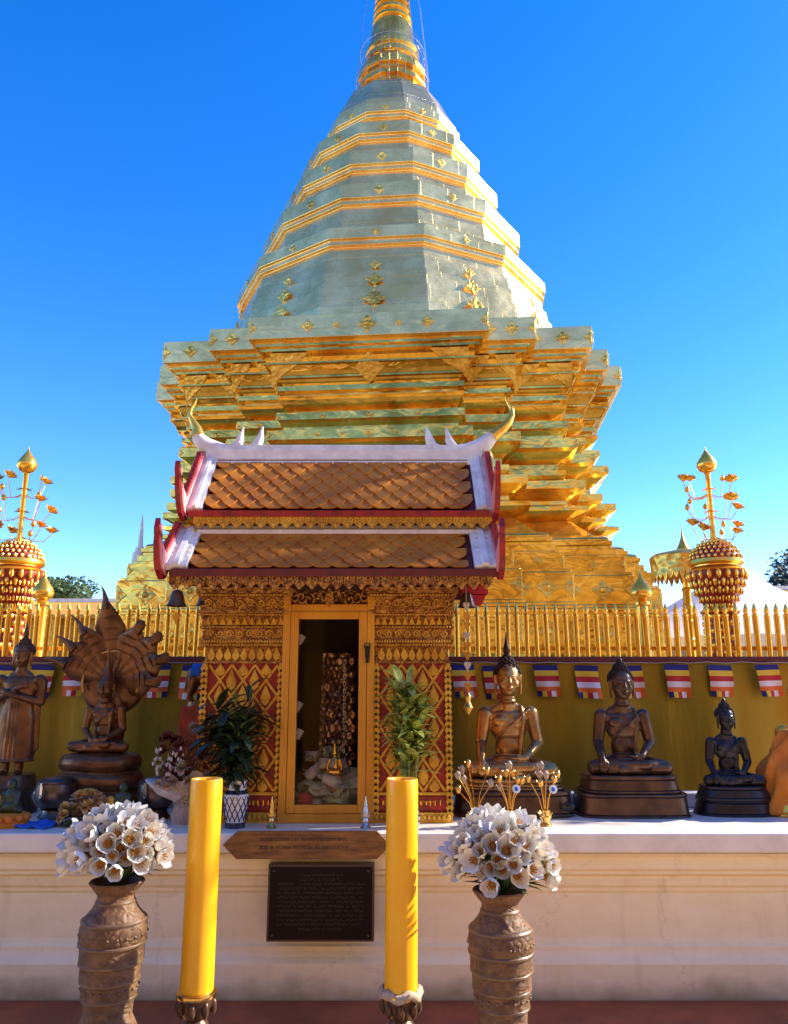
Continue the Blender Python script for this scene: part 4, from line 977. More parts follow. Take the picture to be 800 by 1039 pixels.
def tree(name,x,Y,H,r,label,mt,ln=.30,n=2600,trunk=.18,cz=.62,flat=.75,seed=1,lobes=9,lobr=.62):
    rnd=random.Random(seed); t=thing(name,label,'tree',(x,Y,0))
    b=MB(); ht=H*cz
    b.tube([(0,0,0),(.05*r,0,ht*.5),(-.05*r,.05*r,ht),(0,0,H*.9)],[trunk,trunk*.75,trunk*.5,trunk*.12],10)
    cl=[]
    for k in range(lobes):
        a=rnd.uniform(0,6.28); u=rnd.random()**.5; c=Vector((math.cos(a)*u*r*.75,math.sin(a)*u*r*.75,ht+rnd.uniform(-.35,.75)*r*flat)); cl.append((c,r*rnd.uniform(.3,lobr)))
        b.tube([(0,0,ht*.55+.3*abs(c.z-ht*.5)),c*.5+Vector((0,0,ht*.35)),c],[trunk*.35,trunk*.2,.01],6)
    b.build('trunk',M['bark'],t,smooth=50)
    m=MB()
    for k in range(n):
        c,rr=rnd.choice(cl); v=Vector((rnd.gauss(0,1),rnd.gauss(0,1),rnd.gauss(0,1))).normalized()*rr*rnd.random()**.4; v.z*=flat
        p=c+v; d=Vector((rnd.gauss(0,1),rnd.gauss(0,1),rnd.gauss(0,.6))).normalized(); s=ln*rnd.uniform(.6,1.3)
        e=d.orthogonal().normalized()*s*.28
        m.add([p-d*s*.5,p-e,p+d*s*.5,p+e],[(0,1,2,3)])
    me=m.mesh('crown',[mt]); link('crown',me,t)
    return t
p=at(62,598,60); tree('broadleaf_tree',p.x-1,60,p.z+.1,3.6,'distant round green tree crown peeping over the left gallery roof',M['foliage'],.35,5000,.3,seed=4,flat=.5,cz=.88)
p=at(45,601,62); tree('broadleaf_tree',p.x-4,62,p.z+.3,3.2,'distant green tree at the left, behind the urn beside the standing statue',M['foliage'],.35,4000,.3,seed=6,flat=.5,cz=.85)
p=at(803,575,44); tree('conifer_tree',p.x+1.2,44,p.z+2.6,3.0,'dark blue green tree at the right edge above the brown roof',M['foliageblue'],.35,5000,.25,seed=5)
# ------------------------------------------------------------------ statues
def hand_down(b,w,s,n=1.0):
    """right hand laid over the shin, fingers pointing to the ground; w = wrist"""
    x,y,z=w
    b.cap((x,y,z),(x-.0,y-.03,z-.045),.026,.030,10)
    for k in range(4):
        fx=x-.030+.0195*k; L=(.062,.078,.074,.058)[k]
        b.cap((fx,y-.045,z-.05),(fx,y-.052,z-.05-L*.6),.0115,.0105,8); b.cap((fx,y-.052,z-.05-L*.6),(fx,y-.046,z-.05-L),.0105,.008,8)
    b.cap((x+s*.028,y-.02,z-.02),(x+s*.046,y-.035,z-.07),.012,.009,8)
def hand_lap(b,p,d,s=1):
    """palm-up hand lying along d"""
    p=Vector(p); d=Vector(d).normalized(); q=Vector((-d.y,d.x,0))
    b.cap(p,p+d*.05,.027,.028,10)
    for k in range(4):
        o=q*(-.027+.018*k); L=(.055,.068,.066,.052)[k]
        b.cap(p+o+d*.06,p+o+d*(.06+L*.6)+Vector((0,0,.002)),.0105,.0095,8); b.cap(p+o+d*(.06+L*.6),p+o+d*(.06+L)+Vector((0,0,.008)),.0095,.007,8)
    b.cap(p+d*.02+Vector((0,0,.02)),p+d*.06-q*.012*s+Vector((0,0,.032)),.011,.008,8)
def head(b,hx,hy,hz,k=1.0):
    P=lambda x,y,z:(hx+x*k,hy+y*k,hz+z*k)
    b.sph(P(0,.012,.025),(.089*k,.098*k,.105*k),20,14); b.sph(P(0,-.012,-.035),(.072*k,.076*k,.085*k),18,12); b.sph(P(0,-.045,-.088),(.030*k,.028*k,.024*k),12,8)
    for s in(-1,1): 
        b.sph(P(s*.045,-.052,-.03),(.030*k,.03*k,.034*k),12,8)
        b.cap(P(s*.014,-.095,.030),P(s*.058,-.068,.032),.006*k,.004*k,8)           # brow
        b.sph(P(s*.036,-.078,.006),(.020*k,.012*k,.009*k),12,8)                      # lowered lid
        # long-lobed ear
        b.cap(P(s*.093,.0,.035),P(s*.094,.002,-.02),.014*k,.011*k,8); b.cap(P(s*.094,.002,-.02),P(s*.090,-.004,-.095),.011*k,.012*k,8)
    b.cap(P(0,-.094,.026),P(0,-.112,-.020),.008*k,.013*k,10); b.sph(P(0,-.106,-.024),(.019*k,.014*k,.011*k),10,8)
    b.sph(P(0,-.088,-.052),(.024*k,.014*k,.006*k),10,8); b.sph(P(0,-.084,-.064),(.019*k,.014*k,.007*k),10,8)
    for dz,r in ((-.10,.052),(-.125,.056),(-.15,.060)): b.sph(P(0,.012,dz),(r*k,r*k,.022*k),16,8)
def haircap(mb,hx,hy,hz,k,curls,finial):
    P=lambda x,y,z:(hx+x*k,hy+y*k,hz+z*k)
    mb.sph(P(0,.030,.048),(.097*k,.098*k,.090*k),20,14); mb.sph(P(0,.022,.135),(.052*k,.052*k,.042*k),16,10)
    if curls:
        n=150
        for i in range(n):
            y_=1-2*(i+.5)/n; r=math.sqrt(1-y_*y_); a=i*2.39996
            v=Vector((r*math.cos(a),r*math.sin(a),y_))
            if v.z<-.25 or (v.y<-.62 and v.z<.52) : continue
            mb.sph(P(v.x*.096,.030+v.y*.097,.048+v.z*.090),.0125*k,6,4)
        for i in range(36):
            y_=1-1.4*(i+.5)/36; r=math.sqrt(max(0,1-y_*y_)); a=i*2.39996
            mb.sph(P(r*math.cos(a)*.052,.022+r*math.sin(a)*.052,.135+y_*.042),.0115*k,6,4)
    if finial=='flame': mb.lathe([(.030*k,0),(.034*k,.015*k),(.016*k,.03*k),(.030*k,.05*k),(.022*k,.085*k),(.012*k,.12*k),(.003*k,.19*k)],c=P(0,.022,.165),n=12)
    elif finial=='bud': mb.lathe([(.018*k,0),(.028*k,.018*k),(.022*k,.04*k),(.004*k,.062*k)],c=P(0,.022,.165),n=12)
    elif finial=='crown': mb.lathe([(.080*k,-.06*k),(.096*k,-.055*k),(.090*k,-.045*k),(.080*k,-.03*k),(.066*k,.0),(.060*k,.02*k),(.050*k,.06*k),(.044*k,.08*k),(.034*k,.12*k),(.022*k,.17*k),(.012*k,.23*k),(.003*k,.30*k)],c=P(0,.022,.135),n=16)
def seated(t,body,H,pose,curls,finial,hairmat,robemat=None,z0=0,voxel=.0062):
    """seated figure of unit height (lap to crown) scaled by H under the thing t"""
    b=MB(); b.M=Matrix.Translation((0,0,z0))@Matrix.Scale(H,4)
    b.sph((0,.05,.10),(.20,.15,.10),18,12); b.sph((0,.045,.24),(.118,.085,.13),18,12); b.sph((0,.04,.40),(.155,.092,.13),20,14); b.sph((0,.045,.49),(.185,.080,.075),20,12)
    b.sph((-.07,-.018,.455),(.072,.035,.05),14,10); b.sph((.07,-.018,.455),(.072,.035,.05),14,10)
    b.cap((-.10,.05,.545),(0,.04,.60),.045,.055,12); b.cap((.10,.05,.545),(0,.04,.60),.045,.055,12); b.cap((0,.04,.57),(0,.02,.70),.066,.058,14)
    for s in(-1,1): b.sph((s*.195,.045,.515),(.058,.060,.062),14,10)
    head(b,0,-.012,.792,1.15)
    # legs folded flat
    for s in(-1,1):
        b.cap((s*.10,.06,.085),(s*.315,-.10,.068),.098,.066,14)
    b.cap((.325,-.12,.062),(-.10,-.20,.055),.062,.045,14); b.cap((-.325,-.13,.075),(.14,-.205,.098),.064,.042,14)
    b.cap((.12,-.20,.10),(.225,-.165,.115),.034,.022,10); b.cap((-.10,-.19,.05),(-.24,-.17,.035),.036,.024,10)
    b.sph((0,-.06,.045),(.30,.16,.055),18,10)
    # arms
    if pose=='earth':
        b.cap((-.195,.045,.515),(-.236,.035,.285),.064,.050,14); b.cap((-.236,.035,.285),(-.255,-.145,.165),.050,.034,12); hand_down(b,(-.255,-.165,.160),1)
    else:
        b.cap((-.195,.045,.515),(-.240,.03,.275),.064,.050,14); b.cap((-.240,.03,.275),(-.085,-.165,.165),.050,.032,12); hand_lap(b,(-.075,-.175,.150),(1,-.05,0),1)
    b.cap((.195,.045,.515),(.242,.03,.275),.064,.050,14); b.cap((.242,.03,.275),(.105,-.160,.170),.050,.033,12); hand_lap(b,(.095,-.170,.168),(-1,-.10,0),-1)
    # thin robe edge across the chest, belt and shoulder sash as low relief
    pts=[(.17,-.015,.555),(.10,-.048,.50),(.02,-.058,.43),(-.06,-.052,.37),(-.13,-.018,.31)]
    for a,c in zip(pts,pts[1:]): b.cap(a,c,.007,.007,8)
    pts=[(.105,.01,.570),(.112,-.036,.50),(.105,-.036,.42),(.095,-.034,.34),(.085,-.030,.26),(.085,-.045,.19)]
    for a,c in zip(pts,pts[1:]): b.cap(a,c,.020,.020,8)
    for k in range(12):
        a0=R(200+k*11.5); a1=R(200+(k+1)*11.5); b.cap((.135*math.cos(a0),.03+.105*math.sin(a0),.165),(.135*math.cos(a1),.03+.105*math.sin(a1),.165),.011,.011,8)
    fuse(b,'body',body,voxel*H,5,t)
    h=MB(); h.M=Matrix.Translation((0,0,z0))@Matrix.Scale(H,4); haircap(h,0,-.012,.792,1.15,curls,finial); h.build('curled_hair' if curls else 'hair',hairmat,t,smooth=50)
def ped(t,levels,H,mt,name='pedestal',depth=.62,round_=False,bev=.01):
    """levels: (z0,z1,halfwidth0,halfwidth1) in unit H"""
    m=MB()
    for z0,z1,a,c in levels:
        rings=[]
        nn=40
        for (w_,z) in ((a,z0),(c,z1)):
            ring=[]
            for j in range(nn):
                an=2*math.pi*(j+.5)/nn; e=.45 if not round_ else .85
                ring.append((w_*H*math.copysign(abs(math.cos(an))**e,math.cos(an)),w_*depth*H*math.copysign(abs(math.sin(an))**e,math.sin(an))-.03*H,z*H))
            rings.append(ring)
        m.loft(rings)
    return m.build(name,mt,t,smooth=35,bevel=bev*H)
def stat1():
    H=.757; p=at(518,760,5.2); t=thing('buddha_statue','gold sheened bronze seated Buddha with tall flame finial, right of the shrine','statue',(p.x,5.22,TOP))
    ped(t,[(0,.03,.48,.49),(.03,.165,.475,.455),(.165,.20,.465,.465)],H,M['bronze'],'lower_pedestal'); ped(t,[(.198,.225,.41,.42),(.225,.255,.40,.385),(.255,.285,.40,.40)],H,M['bronzeg'],'upper_pedestal')
    m=MB()
    for s in(-1,1): m.sph((s*.40*H,-.33*H,.09*H),(.05*H,.012*H,.04*H),10,6)
    m.build('pedestal_openings',M['black'],t,smooth=60)
    seated(t,M['bronzeg'],H,'earth',True,'flame',M['hair'],z0=.275*H)
stat1()
def stat2():
    H=.69; p=at(633,760,5.2); t=thing('buddha_statue','brown bronze seated Buddha with knobbly curls on a plain stepped plinth, second from the shrine','statue',(p.x+.01,5.20,TOP))
    ped(t,[(0,.02,.50,.50),(.02,.17,.485,.47),(.17,.195,.48,.48)],H,M['bronze'],'lower_pedestal'); ped(t,[(.193,.22,.43,.44),(.22,.31,.42,.40),(.31,.345,.41,.41)],H,M['bronze'],'upper_pedestal')
    seated(t,M['bronze'],H,'earth',True,'bud',M['hair'],z0=.335*H)
stat2()
def stat3():
    H=.505; p=at(740,770,5.18); t=thing('buddha_statue','small matte black seated Buddha on a rounded double plinth','statue',(p.x,5.18,TOP))
    ped(t,[(0,.03,.49,.49),(.03,.15,.48,.44),(.15,.175,.44,.45)],H,M['black'],'lower_pedestal',round_=True); ped(t,[(.173,.21,.45,.45),(.21,.30,.44,.40),(.30,.34,.40,.40)],H,M['black'],'upper_pedestal',round_=True)
    seated(t,M['black'],H,'earth',True,'bud',M['black'],z0=.33*H,voxel=.009)
stat3()
def stat4():
    H=.74; p=at(822,760,5.2); t=thing('robed_statue','gilded seated Buddha draped in saffron cloth, cut by the right edge of the photo','statue',(p.x,5.20,TOP))
    ped(t,[(0,.03,.44,.44),(.03,.12,.43,.40),(.12,.15,.41,.41)],H,M['gold'],'pedestal')
    seated(t,M['gold'],H,'earth',True,'flame',M['gold'],z0=.145*H,voxel=.01)
    m=MB(); rnd=random.Random(2)
    # robe: draped shell over shoulder, lap and down over the pedestal with real folds
    nu,nv=96,22; rings=[]
    for i in range(nv+1):
        v=i/nv; ring=[]
        for j in range(nu):
            a=2*math.pi*j/nu
            if v<.5: f=v/.5; hw=.21+.21*f; dp=.15+.16*f; z=.56-.34*f
            else: f=(v-.5)/.5; hw=.42+.08*math.sin(f*1.57); dp=.31+.07*f; z=.22-.35*f
            fold=.022*math.sin(a*11+v*6)+.018*math.sin(a*7-v*12+1)+.010*math.sin(a*19+v*3)
            ring.append(((hw+fold)*H*math.cos(a),(dp+fold)*H*math.sin(a)-.02*H,(z+.145+.03*math.cos(a)*(1-v))*H))
        rings.append(ring)
    m.loft(rings,False,False); o=m.build('saffron_robe',M['robe'],t,smooth=80); s=o.modifiers.new('s','SOLIDIFY'); s.thickness=.006
stat4()
def naga():
    H=.50; p=at(103,760,5.22); t=thing('naga_buddha_statue','reddish bronze meditating Buddha on coiled cobra under a fanned many headed hood','statue',(p.x,5.22,TOP))
    m=MB(); 
    def coil(z,hw,r,ph):
        path=[(hw*math.cos(a)*1.0,hw*.62*math.sin(a),z+.006*math.sin(3*a+ph)) for a in [2*math.pi*k/36 for k in range(37)]]
        m.tube(path,[r]*37,12,flat=1)
    m.sph((0,0,.10),(.20,.14,.13))
    coil(.075,.235,.066,0); coil(.190,.215,.062,1); coil(.298,.20,.060,2); m.sph((0,0,.20),(.18,.12,.17)); m.sph((0,0,.335),(.20,.13,.045),20,10)
    m.lathe([(.30,0),(.31,.02),(.27,.03)],n=36,sy=.66)
    fuse(m,'snake_coils',M['bronze2'],.006,3,t)
    seated(t,M['bronze2'],H,'lap',False,'crown',M['bronze2'],z0=.365,voxel=.0075)
    zb=.80
    heads=[(-64,.37,.082),(-44,.38,.085),(-26,.42,.085),(-3,.54,.095),(22,.40,.11),(42,.41,.11),(62,.38,.11),(84,.30,.10)]
    for i,(dg,L,wd) in enumerate(heads):
        a=R(dg); d=Vector((math.sin(a),0,math.cos(a))); q=Vector((d.z,0,-d.x)); hm=MB()
        c0=Vector((0,.12,zb)); n=9; rings=[]
        for k in range(n+1):
            f=k/n; w_=wd*(.50+.62*math.sin(min(1,f*1.1)*math.pi*.60))*(1-max(0,f-.66)/.36)**.8
            w_=max(w_,.004); th=.028*(1-f*.6)
            cc=c0+d*(L*f)+Vector((0,-.10*f*f,0))+q*(.03*f*f*(1 if dg>0 else -1 if dg<0 else -.3))
            rings.append([cc+q*(w_*math.cos(b_))+Vector((0,th*math.sin(b_)*(1+.8*(abs(math.cos(b_))<.5)),0)) for b_ in [2*math.pi*j/14 for j in range(14)]])
        hm.loft(rings)
        e=c0+d*L+Vector((0,-.10,0))+q*(.03*(1 if dg>0 else -1 if dg<0 else -.3))
        left=dg<=0
        # flame crest or curled snout at the tip
        if left: hm.tube([e-d*.07,e,e+d*.05+q*-.012,e+d*.09+q*-.03],[.030,.020,.010,.002],8)
        else:
            for kk in range(5):
                an=a+R(-30+kk*22); dd=Vector((math.sin(an),0,math.cos(an))); hm.tube([e-d*.05,e-d*.02+dd*.02,e+dd*.045],[.026,.022,.006],8)
        for kk in range(5):   # ribs on the throat
            f=.25+kk*.13; cc=c0+d*(L*f)+Vector((0,-.10*f*f-.03,0)); hm.tube([cc-q*wd*.45,cc+Vector((0,-.006,0)),cc+q*wd*.45],[.004,.007,.004],6)
        hm.build('cobra_head',M['bronze2'],t,smooth=50)
    m=MB(); m.sph((0,.13,zb+.0),(.22,.045,.22),24,14); m.sph((0,.11,.52),(.105,.05,.26),20,14)
    m.build('hood_centre',M['bronze2'],t,smooth=60)
    m=MB(); nn=30
    m.tube([(.185*math.cos(a),.075,zb+.0+.20*math.sin(a)) for a in [R(-20+220*k/nn) for k in range(nn+1)]],.011,8); m.build('halo_rim',M['bronzeg'],t,smooth=60)
naga()
def standing():
    p=at(16,740,5.22); t=thing('standing_buddha_statue','standing bronze Buddha with forearms crossed on the chest, at the left edge','statue',(p.x,5.22,TOP))
    b=MB(); z0=.22; Hh=.80; b.M=Matrix.Translation((0,0,z0))@Matrix.Scale(Hh,4)
    # flattened robe column
    rings=[]
    for z,w_,d_ in ((.11,.150,.085),(.16,.160,.088),(.30,.152,.080),(.45,.146,.078),(.52,.130,.070),(.58,.115,.068),(.66,.140,.080),(.72,.150,.078)):
        rings.append([(w_*math.cos(2*math.pi*j/28),d_*math.sin(2*math.pi*j/28)+.01,z) for j in range(28)])
    b.loft(rings)
    for s in(-1,1):
        b.cap((s*.055,0,.0+.03),(s*.055,.0,.16),.030,.040,12); b.cap((s*.055,.0,.02),(s*.062,-.085,.012),.026,.02,10)
        b.sph((s*.155,.01,.735),(.055,.055,.05),14,10)
    b.sph((0,.01,.72),(.15,.072,.06),18,12); b.cap((-.07,.01,.765),(0,.01,.80),.035,.04); b.cap((.07,.01,.765),(0,.01,.80),.035,.04); b.cap((0,.01,.78),(0,0,.855),.042,.038,12)
    b.cap((-.175,.01,.73),(-.185,-.01,.585),.042,.034); b.cap((-.185,-.01,.585),(.03,-.105,.675),.034,.022); b.cap((.175,.01,.73),(.185,-.01,.565),.042,.034); b.cap((.185,-.01,.565),(-.02,-.115,.625),.034,.022)
    for s,(hx,hz) in ((1,(.03,.675)),(-1,(-.02,.625))):
        q=Vector((hx,-.112,hz)); dr=Vector((s*.85,0,.42)).normalized()
        b.cap(q,q+dr*.045,.022,.022)
        for k in range(4):
            o=Vector((-dr.z,0,dr.x))*(-.021+.014*k); b.cap(q+dr*.05+o,q+dr*(.085+.006*(k in(1,2)))+o,.008,.0065,8)
    # hem, folded robe edge down the front
    for xx in (-.035,.0,.035): b.cap((xx,-.080,.14),(xx*.8,-.072,.55),.007,.006,6)
    for k in range(20):
        a0=2*math.pi*k/20; a1=2*math.pi*(k+1)/20; b.cap((.158*math.cos(a0),.01+.09*math.sin(a0),.115),(.158*math.cos(a1),.01+.09*math.sin(a1),.115),.010,.010,6)
    for s in(-1,1): b.prism([(s*.12,.60),(s*.175,.56),(s*.19,.20),(s*.15,.16)],(0,.005,0),(1,0,0),(0,0,1),(0,.02,0))
    head(b,0,-.005,.93,.80)
    fuse(b,'body',M['bronze2'],.0058,4,t)
    h=MB(); h.M=Matrix.Translation((0,0,z0))@Matrix.Scale(Hh,4); haircap(h,0,-.005,.93,.80,True,'flame'); h.build('curled_hair',M['bronze'],t,smooth=50)
    m=MB(); m.lathe([(.17,0),(.175,.02),(.15,.05),(.13,.09),(.15,.13),(.165,.16),(.15,.19),(.14,.23)],n=30); m.build('pedestal',M['bronze'],t,smooth=40)
standing()
def horse():
    p=at(194,716,5.45); t=thing('horse_figure',"brown horse figure with blue saddle cloth, half hidden behind the shrine's left pier",'figurine',(p.x+.19,5.50,TOP),R(180))
    b=MB(); z=p.z-TOP
    b.cap((.16,0,z+.20),(-.10,0,z+.19),.065,.058,14); b.sph((.16,0,z+.20),(.075,.068,.075)); b.sph((-.12,0,z+.20),(.07,.062,.075))
    for s in(-1,1):
        b.cap((.185,s*.035,z+.17),(.205,s*.035,z+.10),.042,.024); b.cap((.205,s*.035,z+.10),(.215,s*.035,z+.06),.022,.014); b.cap((.215,s*.035,z+.06),(.20,s*.035,z+.01),.013,.014)
        b.cap((-.135,s*.032,z+.16),(-.14,s*.032,z+.08),.034,.018); b.cap((-.14,s*.032,z+.08),(-.14,s*.032,z+.01),.016,.013)
    b.cap((-.15,0,z+.22),(-.235,0,z+.33),.05,.034); b.cap((-.235,0,z+.335),(-.31,0,z+.28),.030,.020); 
    for s in(-1,1): b.cap((-.225,s*.015,z+.36),(-.222,s*.02,z+.395),.010,.004,8)
    b.cap((.225,0,z+.22),(.25,0,z+.10),.018,.008)
    fuse(b,'body',M['bronze2'],.005,3,t)
    m=MB(); rings=[]
    for x in (-.06,.0,.08,.15,.20): rings.append([(x,.076*math.cos(a),z+.20+.078*math.sin(a)) for a in [R(-5+190*k/16) for k in range(17)]])
    m.loft(rings,closed=False); o=m.build('saddle_cloth',M['blue'],t,smooth=60); s=o.modifiers.new('s','SOLIDIFY'); s.thickness=.006
    m=MB()
    for x,y in ((.20,.035),(.20,-.035),(-.14,.032),(-.14,-.032)): m.lathe([(.017,-.005),(.014,.025)],c=(x,y,z),n=10)
    m.build('hooves',M['white'],t)
    m=MB(); m.box((.02,0,(z-.005)/2),(.50,.16,z-.005),taper=.94); m.build('plinth',M['red'],t,bevel=.006)
horse()
# ------------------------------------------------------------------ things on the shelf
def bowl(px,Y,r,label):
    p=at(px,822,Y); t=thing('alms_bowl',label,'bowl',(p.x,Y,TOP),R(-20),'lidded metal alms bowls')
    m=MB(); m.lathe([(r*.72,0),(r*.78,.01),(r*.62,.03),(r*.60,.05),(r*.70,.055)],n=30); m.build('stand',M['steel'],t,smooth=40)
    m=MB(); m.lathe([(r*.5,.05),(r*.85,.075),(r*1.0,.12),(r*.99,.17),(r*.93,.20)],n=36); m.build('bowl',M['steel'],t,smooth=50)
    m=MB(); m.lathe([(r*.95,.20),(r*.97,.203),(r*.97,.212),(r*.80,.228),(r*.35,.238),(0.01,.24)],n=36); m.build('lid',M['steel'],t,smooth=40)
    m=MB(); m.box((.0,-r*.98,.17),(.018,.012,.055)); m.box((.0,-r*1.0,.20),(.012,.012,.02)); m.tube([(-.01,-r*1.02,.14),(0,-r*1.04,.125),(.01,-r*1.02,.14)],.003,5); m.build('clasp',M['silver'],t,bevel=.002)
bowl(55,5.0,.118,'dark lidded metal bowl between the standing statue and the cobra hooded statue')
bowl(158,5.0,.112,'dark lidded metal bowl right of the cobra hooded statue, behind the paper wrapped bouquet')
m=MB(); n=10; P=[]
for i in range(n+1):
    for j in range(n+1): P.append(((i/n-.5)*.22,(j/n-.5)*.16,.012+.008*math.sin(i*1.3)*math.cos(j*.9)+.02*math.exp(-((i-7)**2+(j-6)**2)/6)))
m.add(P,[(i*(n+1)+j,(i+1)*(n+1)+j,(i+1)*(n+1)+j+1,i*(n+1)+j+1) for i in range(n) for j in range(n)])
o=m.build('blue_cloth',M['blue'],None,smooth=70,loc=at(39,828,4.70)); o.location.z=TOP+.004; o.rotation_euler=(0,0,-.2); s=o.modifiers.new('s','SOLIDIFY'); s.thickness=.012; s.offset=1
tag(o,'crumpled bright blue cloth lying on the shelf at the left','cloth')
m=MB(); m.lathe([(.028,0),(.034,.01),(.036,.03),(.03,.035),(.0,.036)],n=14,sx=1.3); o=m.build('pink_dish',M['pink'],None,smooth=40,loc=(at(33,809,4.95).x,4.78,TOP)); tag(o,'tiny pink dish on the shelf left of the metal bowl','dish')
def figurine(px,Y,label,k=1.0):
    p=at(px,825,Y); t=thing('small_figurine',label,'figurine',(p.x,Y,TOP),0,'small black and gold figurines')
    m=MB(); m.lathe([(.085*k,0),(.09*k,.015*k),(.075*k,.03*k),(.08*k,.045*k),(.07*k,.055*k),(.0,.056*k)],n=24)
    for j in range(12): a=j*math.pi/6; m.sph((.078*k*math.cos(a),.078*k*math.sin(a),.035*k),(.02*k,.02*k,.018*k),6,5)
    m.build('lotus_base',M['robe'],t,smooth=50)
    b=MB(); b.sph((.012,0,.08*k),(.045*k,.038*k,.03*k)); b.sph((.012,0,.115*k),(.032*k,.026*k,.042*k)); b.sph((.012,-.004,.172*k),(.021*k,.022*k,.026*k)); 
    for s in(-1,1): b.cap((.012+s*.028*k,0,.135*k),(.012+s*.034*k,-.02*k,.095*k),.013*k,.010*k,8); b.cap((.012+s*.02*k,-.01*k,.07*k),(.012+s*.05*k,-.02*k,.068*k),.018*k,.014*k,8)
    fuse(b,'body',M['leafdark'],.004,3,t)
    m=MB(); m.box((-.045*k,-.02*k,.085*k),(.04*k,.03*k,.055*k)); m.lathe([(.018*k,.11*k),(.02*k,.12*k),(.01*k,.135*k)],c=(-.045*k,-.02*k,0),n=10); m.build('offering_box',M['goldpaint'],t,bevel=.003)
figurine(122,4.78,'small dark figure on an orange base between the yellow bouquet and right metal bowl',1.15)
figurine(8,4.72,'small dark figure on an orange base at the left edge by the blue cloth',1.3)
def blossom(mb,p,r,rnd,n=14,up=None):
    """a full double bloom of overlapping petals"""
    p=Vector(p)
    for k in range(n):
        f=k/n; a=k*2.4; tl=.15+1.25*(1-f)
        d=Vector((math.cos(a)*math.sin(tl),math.sin(a)*math.sin(tl),math.cos(tl)))
        if up is not None: d=up@d
        mb.leaf(p,d,r*(.75+.35*(1-f)),r*.8,-.6 if up is None else 0,n=3,fold=.35)
def small_bouquet():
    p=at(84,823,4.70); t=thing('yellow_bouquet','posy of pale yellow and dusty pink flowers lying below the cobra hooded statue','bouquet',(p.x,4.74,TOP))
    rnd=random.Random(5)
    fl=[]
    for k in range(38):
        a=rnd.uniform(0,6.28); e=rnd.uniform(.0,1.45); d=Vector((math.cos(a)*math.cos(e),math.sin(a)*math.cos(e),math.sin(e)))
        c=Vector((d.x*.125,d.y*.09,.04+d.z*.125)); m=MB(); q=d.to_track_quat('Z','Y').to_matrix()
        blossom(m,(0,0,0),.046,rnd,14,q); me=m.mesh('flower',[M['yflower'] if rnd.random()<.6 else M['pflower']],60); o=link('flower',me,t,c)
    m=MB()
    for k in range(60):
        a=rnd.uniform(0,6.28); m.leaf((math.cos(a)*.05,math.sin(a)*.04,.02),(math.cos(a),math.sin(a),rnd.uniform(0,.3)),.08,.025,.3)
    m.build('leaves',M['leafbright'],t)
small_bouquet()
def wrapped_bouquet():
    p=at(186,828,4.80); t=thing('dried_bouquet','tall bouquet of dried red and cream flowers in tied pale paper, left of the shrine','bouquet',(p.x,4.80,TOP)); rnd=random.Random(9)
    m=MB(); n=36; rings=[]
    for z,r in ((0,.055),(.05,.062),(.10,.045),(.13,.034),(.17,.06),(.23,.10),(.27,.135)):
        rings.append([((r+.012*math.sin(9*a+z*30)*(r/.06))*math.cos(a),(r+.012*math.sin(9*a+z*30)*(r/.06))*math.sin(a)*.8,z+(.03*math.sin(5*a) if z>.2 else 0)) for a in [2*math.pi*j/n for j in range(n)]])
    m.loft(rings,True,False); o=m.build('paper_wrap',M['paper'],t,smooth=50)
    m=MB(); P=[(0,-.05,.15),(-.05,-.10,.19),(-.16,-.09,.235),(-.20,-.06,.26),(-.12,-.04,.22)]; m.loft([[P[0],P[0],P[0]],[(-.03,-.09,.13),(-.06,-.11,.18),(-.04,-.06,.23)],[(-.13,-.09,.17),(-.14,-.11,.215),(-.12,-.06,.25)],[(-.205,-.07,.235),(-.21,-.08,.245),(-.20,-.06,.255)]],False,False,closed=False); o=m.build('paper_flap',M['net'],t,smooth=60); s=o.modifiers.new('s','SOLIDIFY'); s.thickness=.003
    m=MB(); m.lathe([(.036,.122),(.042,.13),(.036,.14)],n=16)
    for s in(-1,1): m.tube([(0,-.035,.13),(s*.03,-.055,.15),(s*.05,-.05,.125),(0,-.04,.13),(s*.02,-.06,.08)],[.006,.009,.008,.006,.004],6)
    m.build('ribbon_bow',M['rosecream'],t,smooth=50)
    def fl(c,r,mt,n=16):
        m=MB(); d=(Vector(c)-Vector((0,0.05,.1))).normalized(); d=(d+Vector((0,-.6,0))).normalized(); q=d.to_track_quat('Z','Y').to_matrix(); blossom(m,(0,0,0),r,rnd,n,q); me=m.mesh('flower',[mt],60); link('flower',me,t,c)
    for k in range(12):
        z=.24+.26*rnd.random(); x=rnd.uniform(-.13,.10); fl((x,rnd.uniform(-.07,.03),z),.05,M['rosedark'])
    for (x,z,r) in ((.0,.31,.058),(-.05,.235,.04),(.03,.24,.035),(.07,.50,.05),(.03,.53,.04)): fl((x,-.09 if z<.4 else 0,z),r,M['rosecream'],20)
    m=MB()
    for k in range(70):
        c=Vector((rnd.uniform(-.17,.0),rnd.uniform(-.10,0),rnd.uniform(.27,.42))); m.sph(c,.008,5,4)
        for j in range(5): a=j*1.256+k; m.leaf(c,(math.cos(a),-.3,math.sin(a)),.016,.012,0,n=2)
    m.build('filler_sprigs',M['net'],t)
    m=MB()
    for k in range(60):
        c=Vector((rnd.uniform(-.04,.04),rnd.uniform(-.03,.03),.15)); e=Vector((rnd.uniform(-.15,.12),rnd.uniform(-.08,.06),rnd.uniform(.3,.56))); m.tube([c,(c+e)/2,e],.0022,4)
    m.build('stems',M['wood'],t)
    # inside the wrap: two daisies on the left
    for (x,z) in ((-.075,.215),(-.12,.23)): fl((x,-.10,z),.03,M['yflower'],12)
wrapped_bouquet()
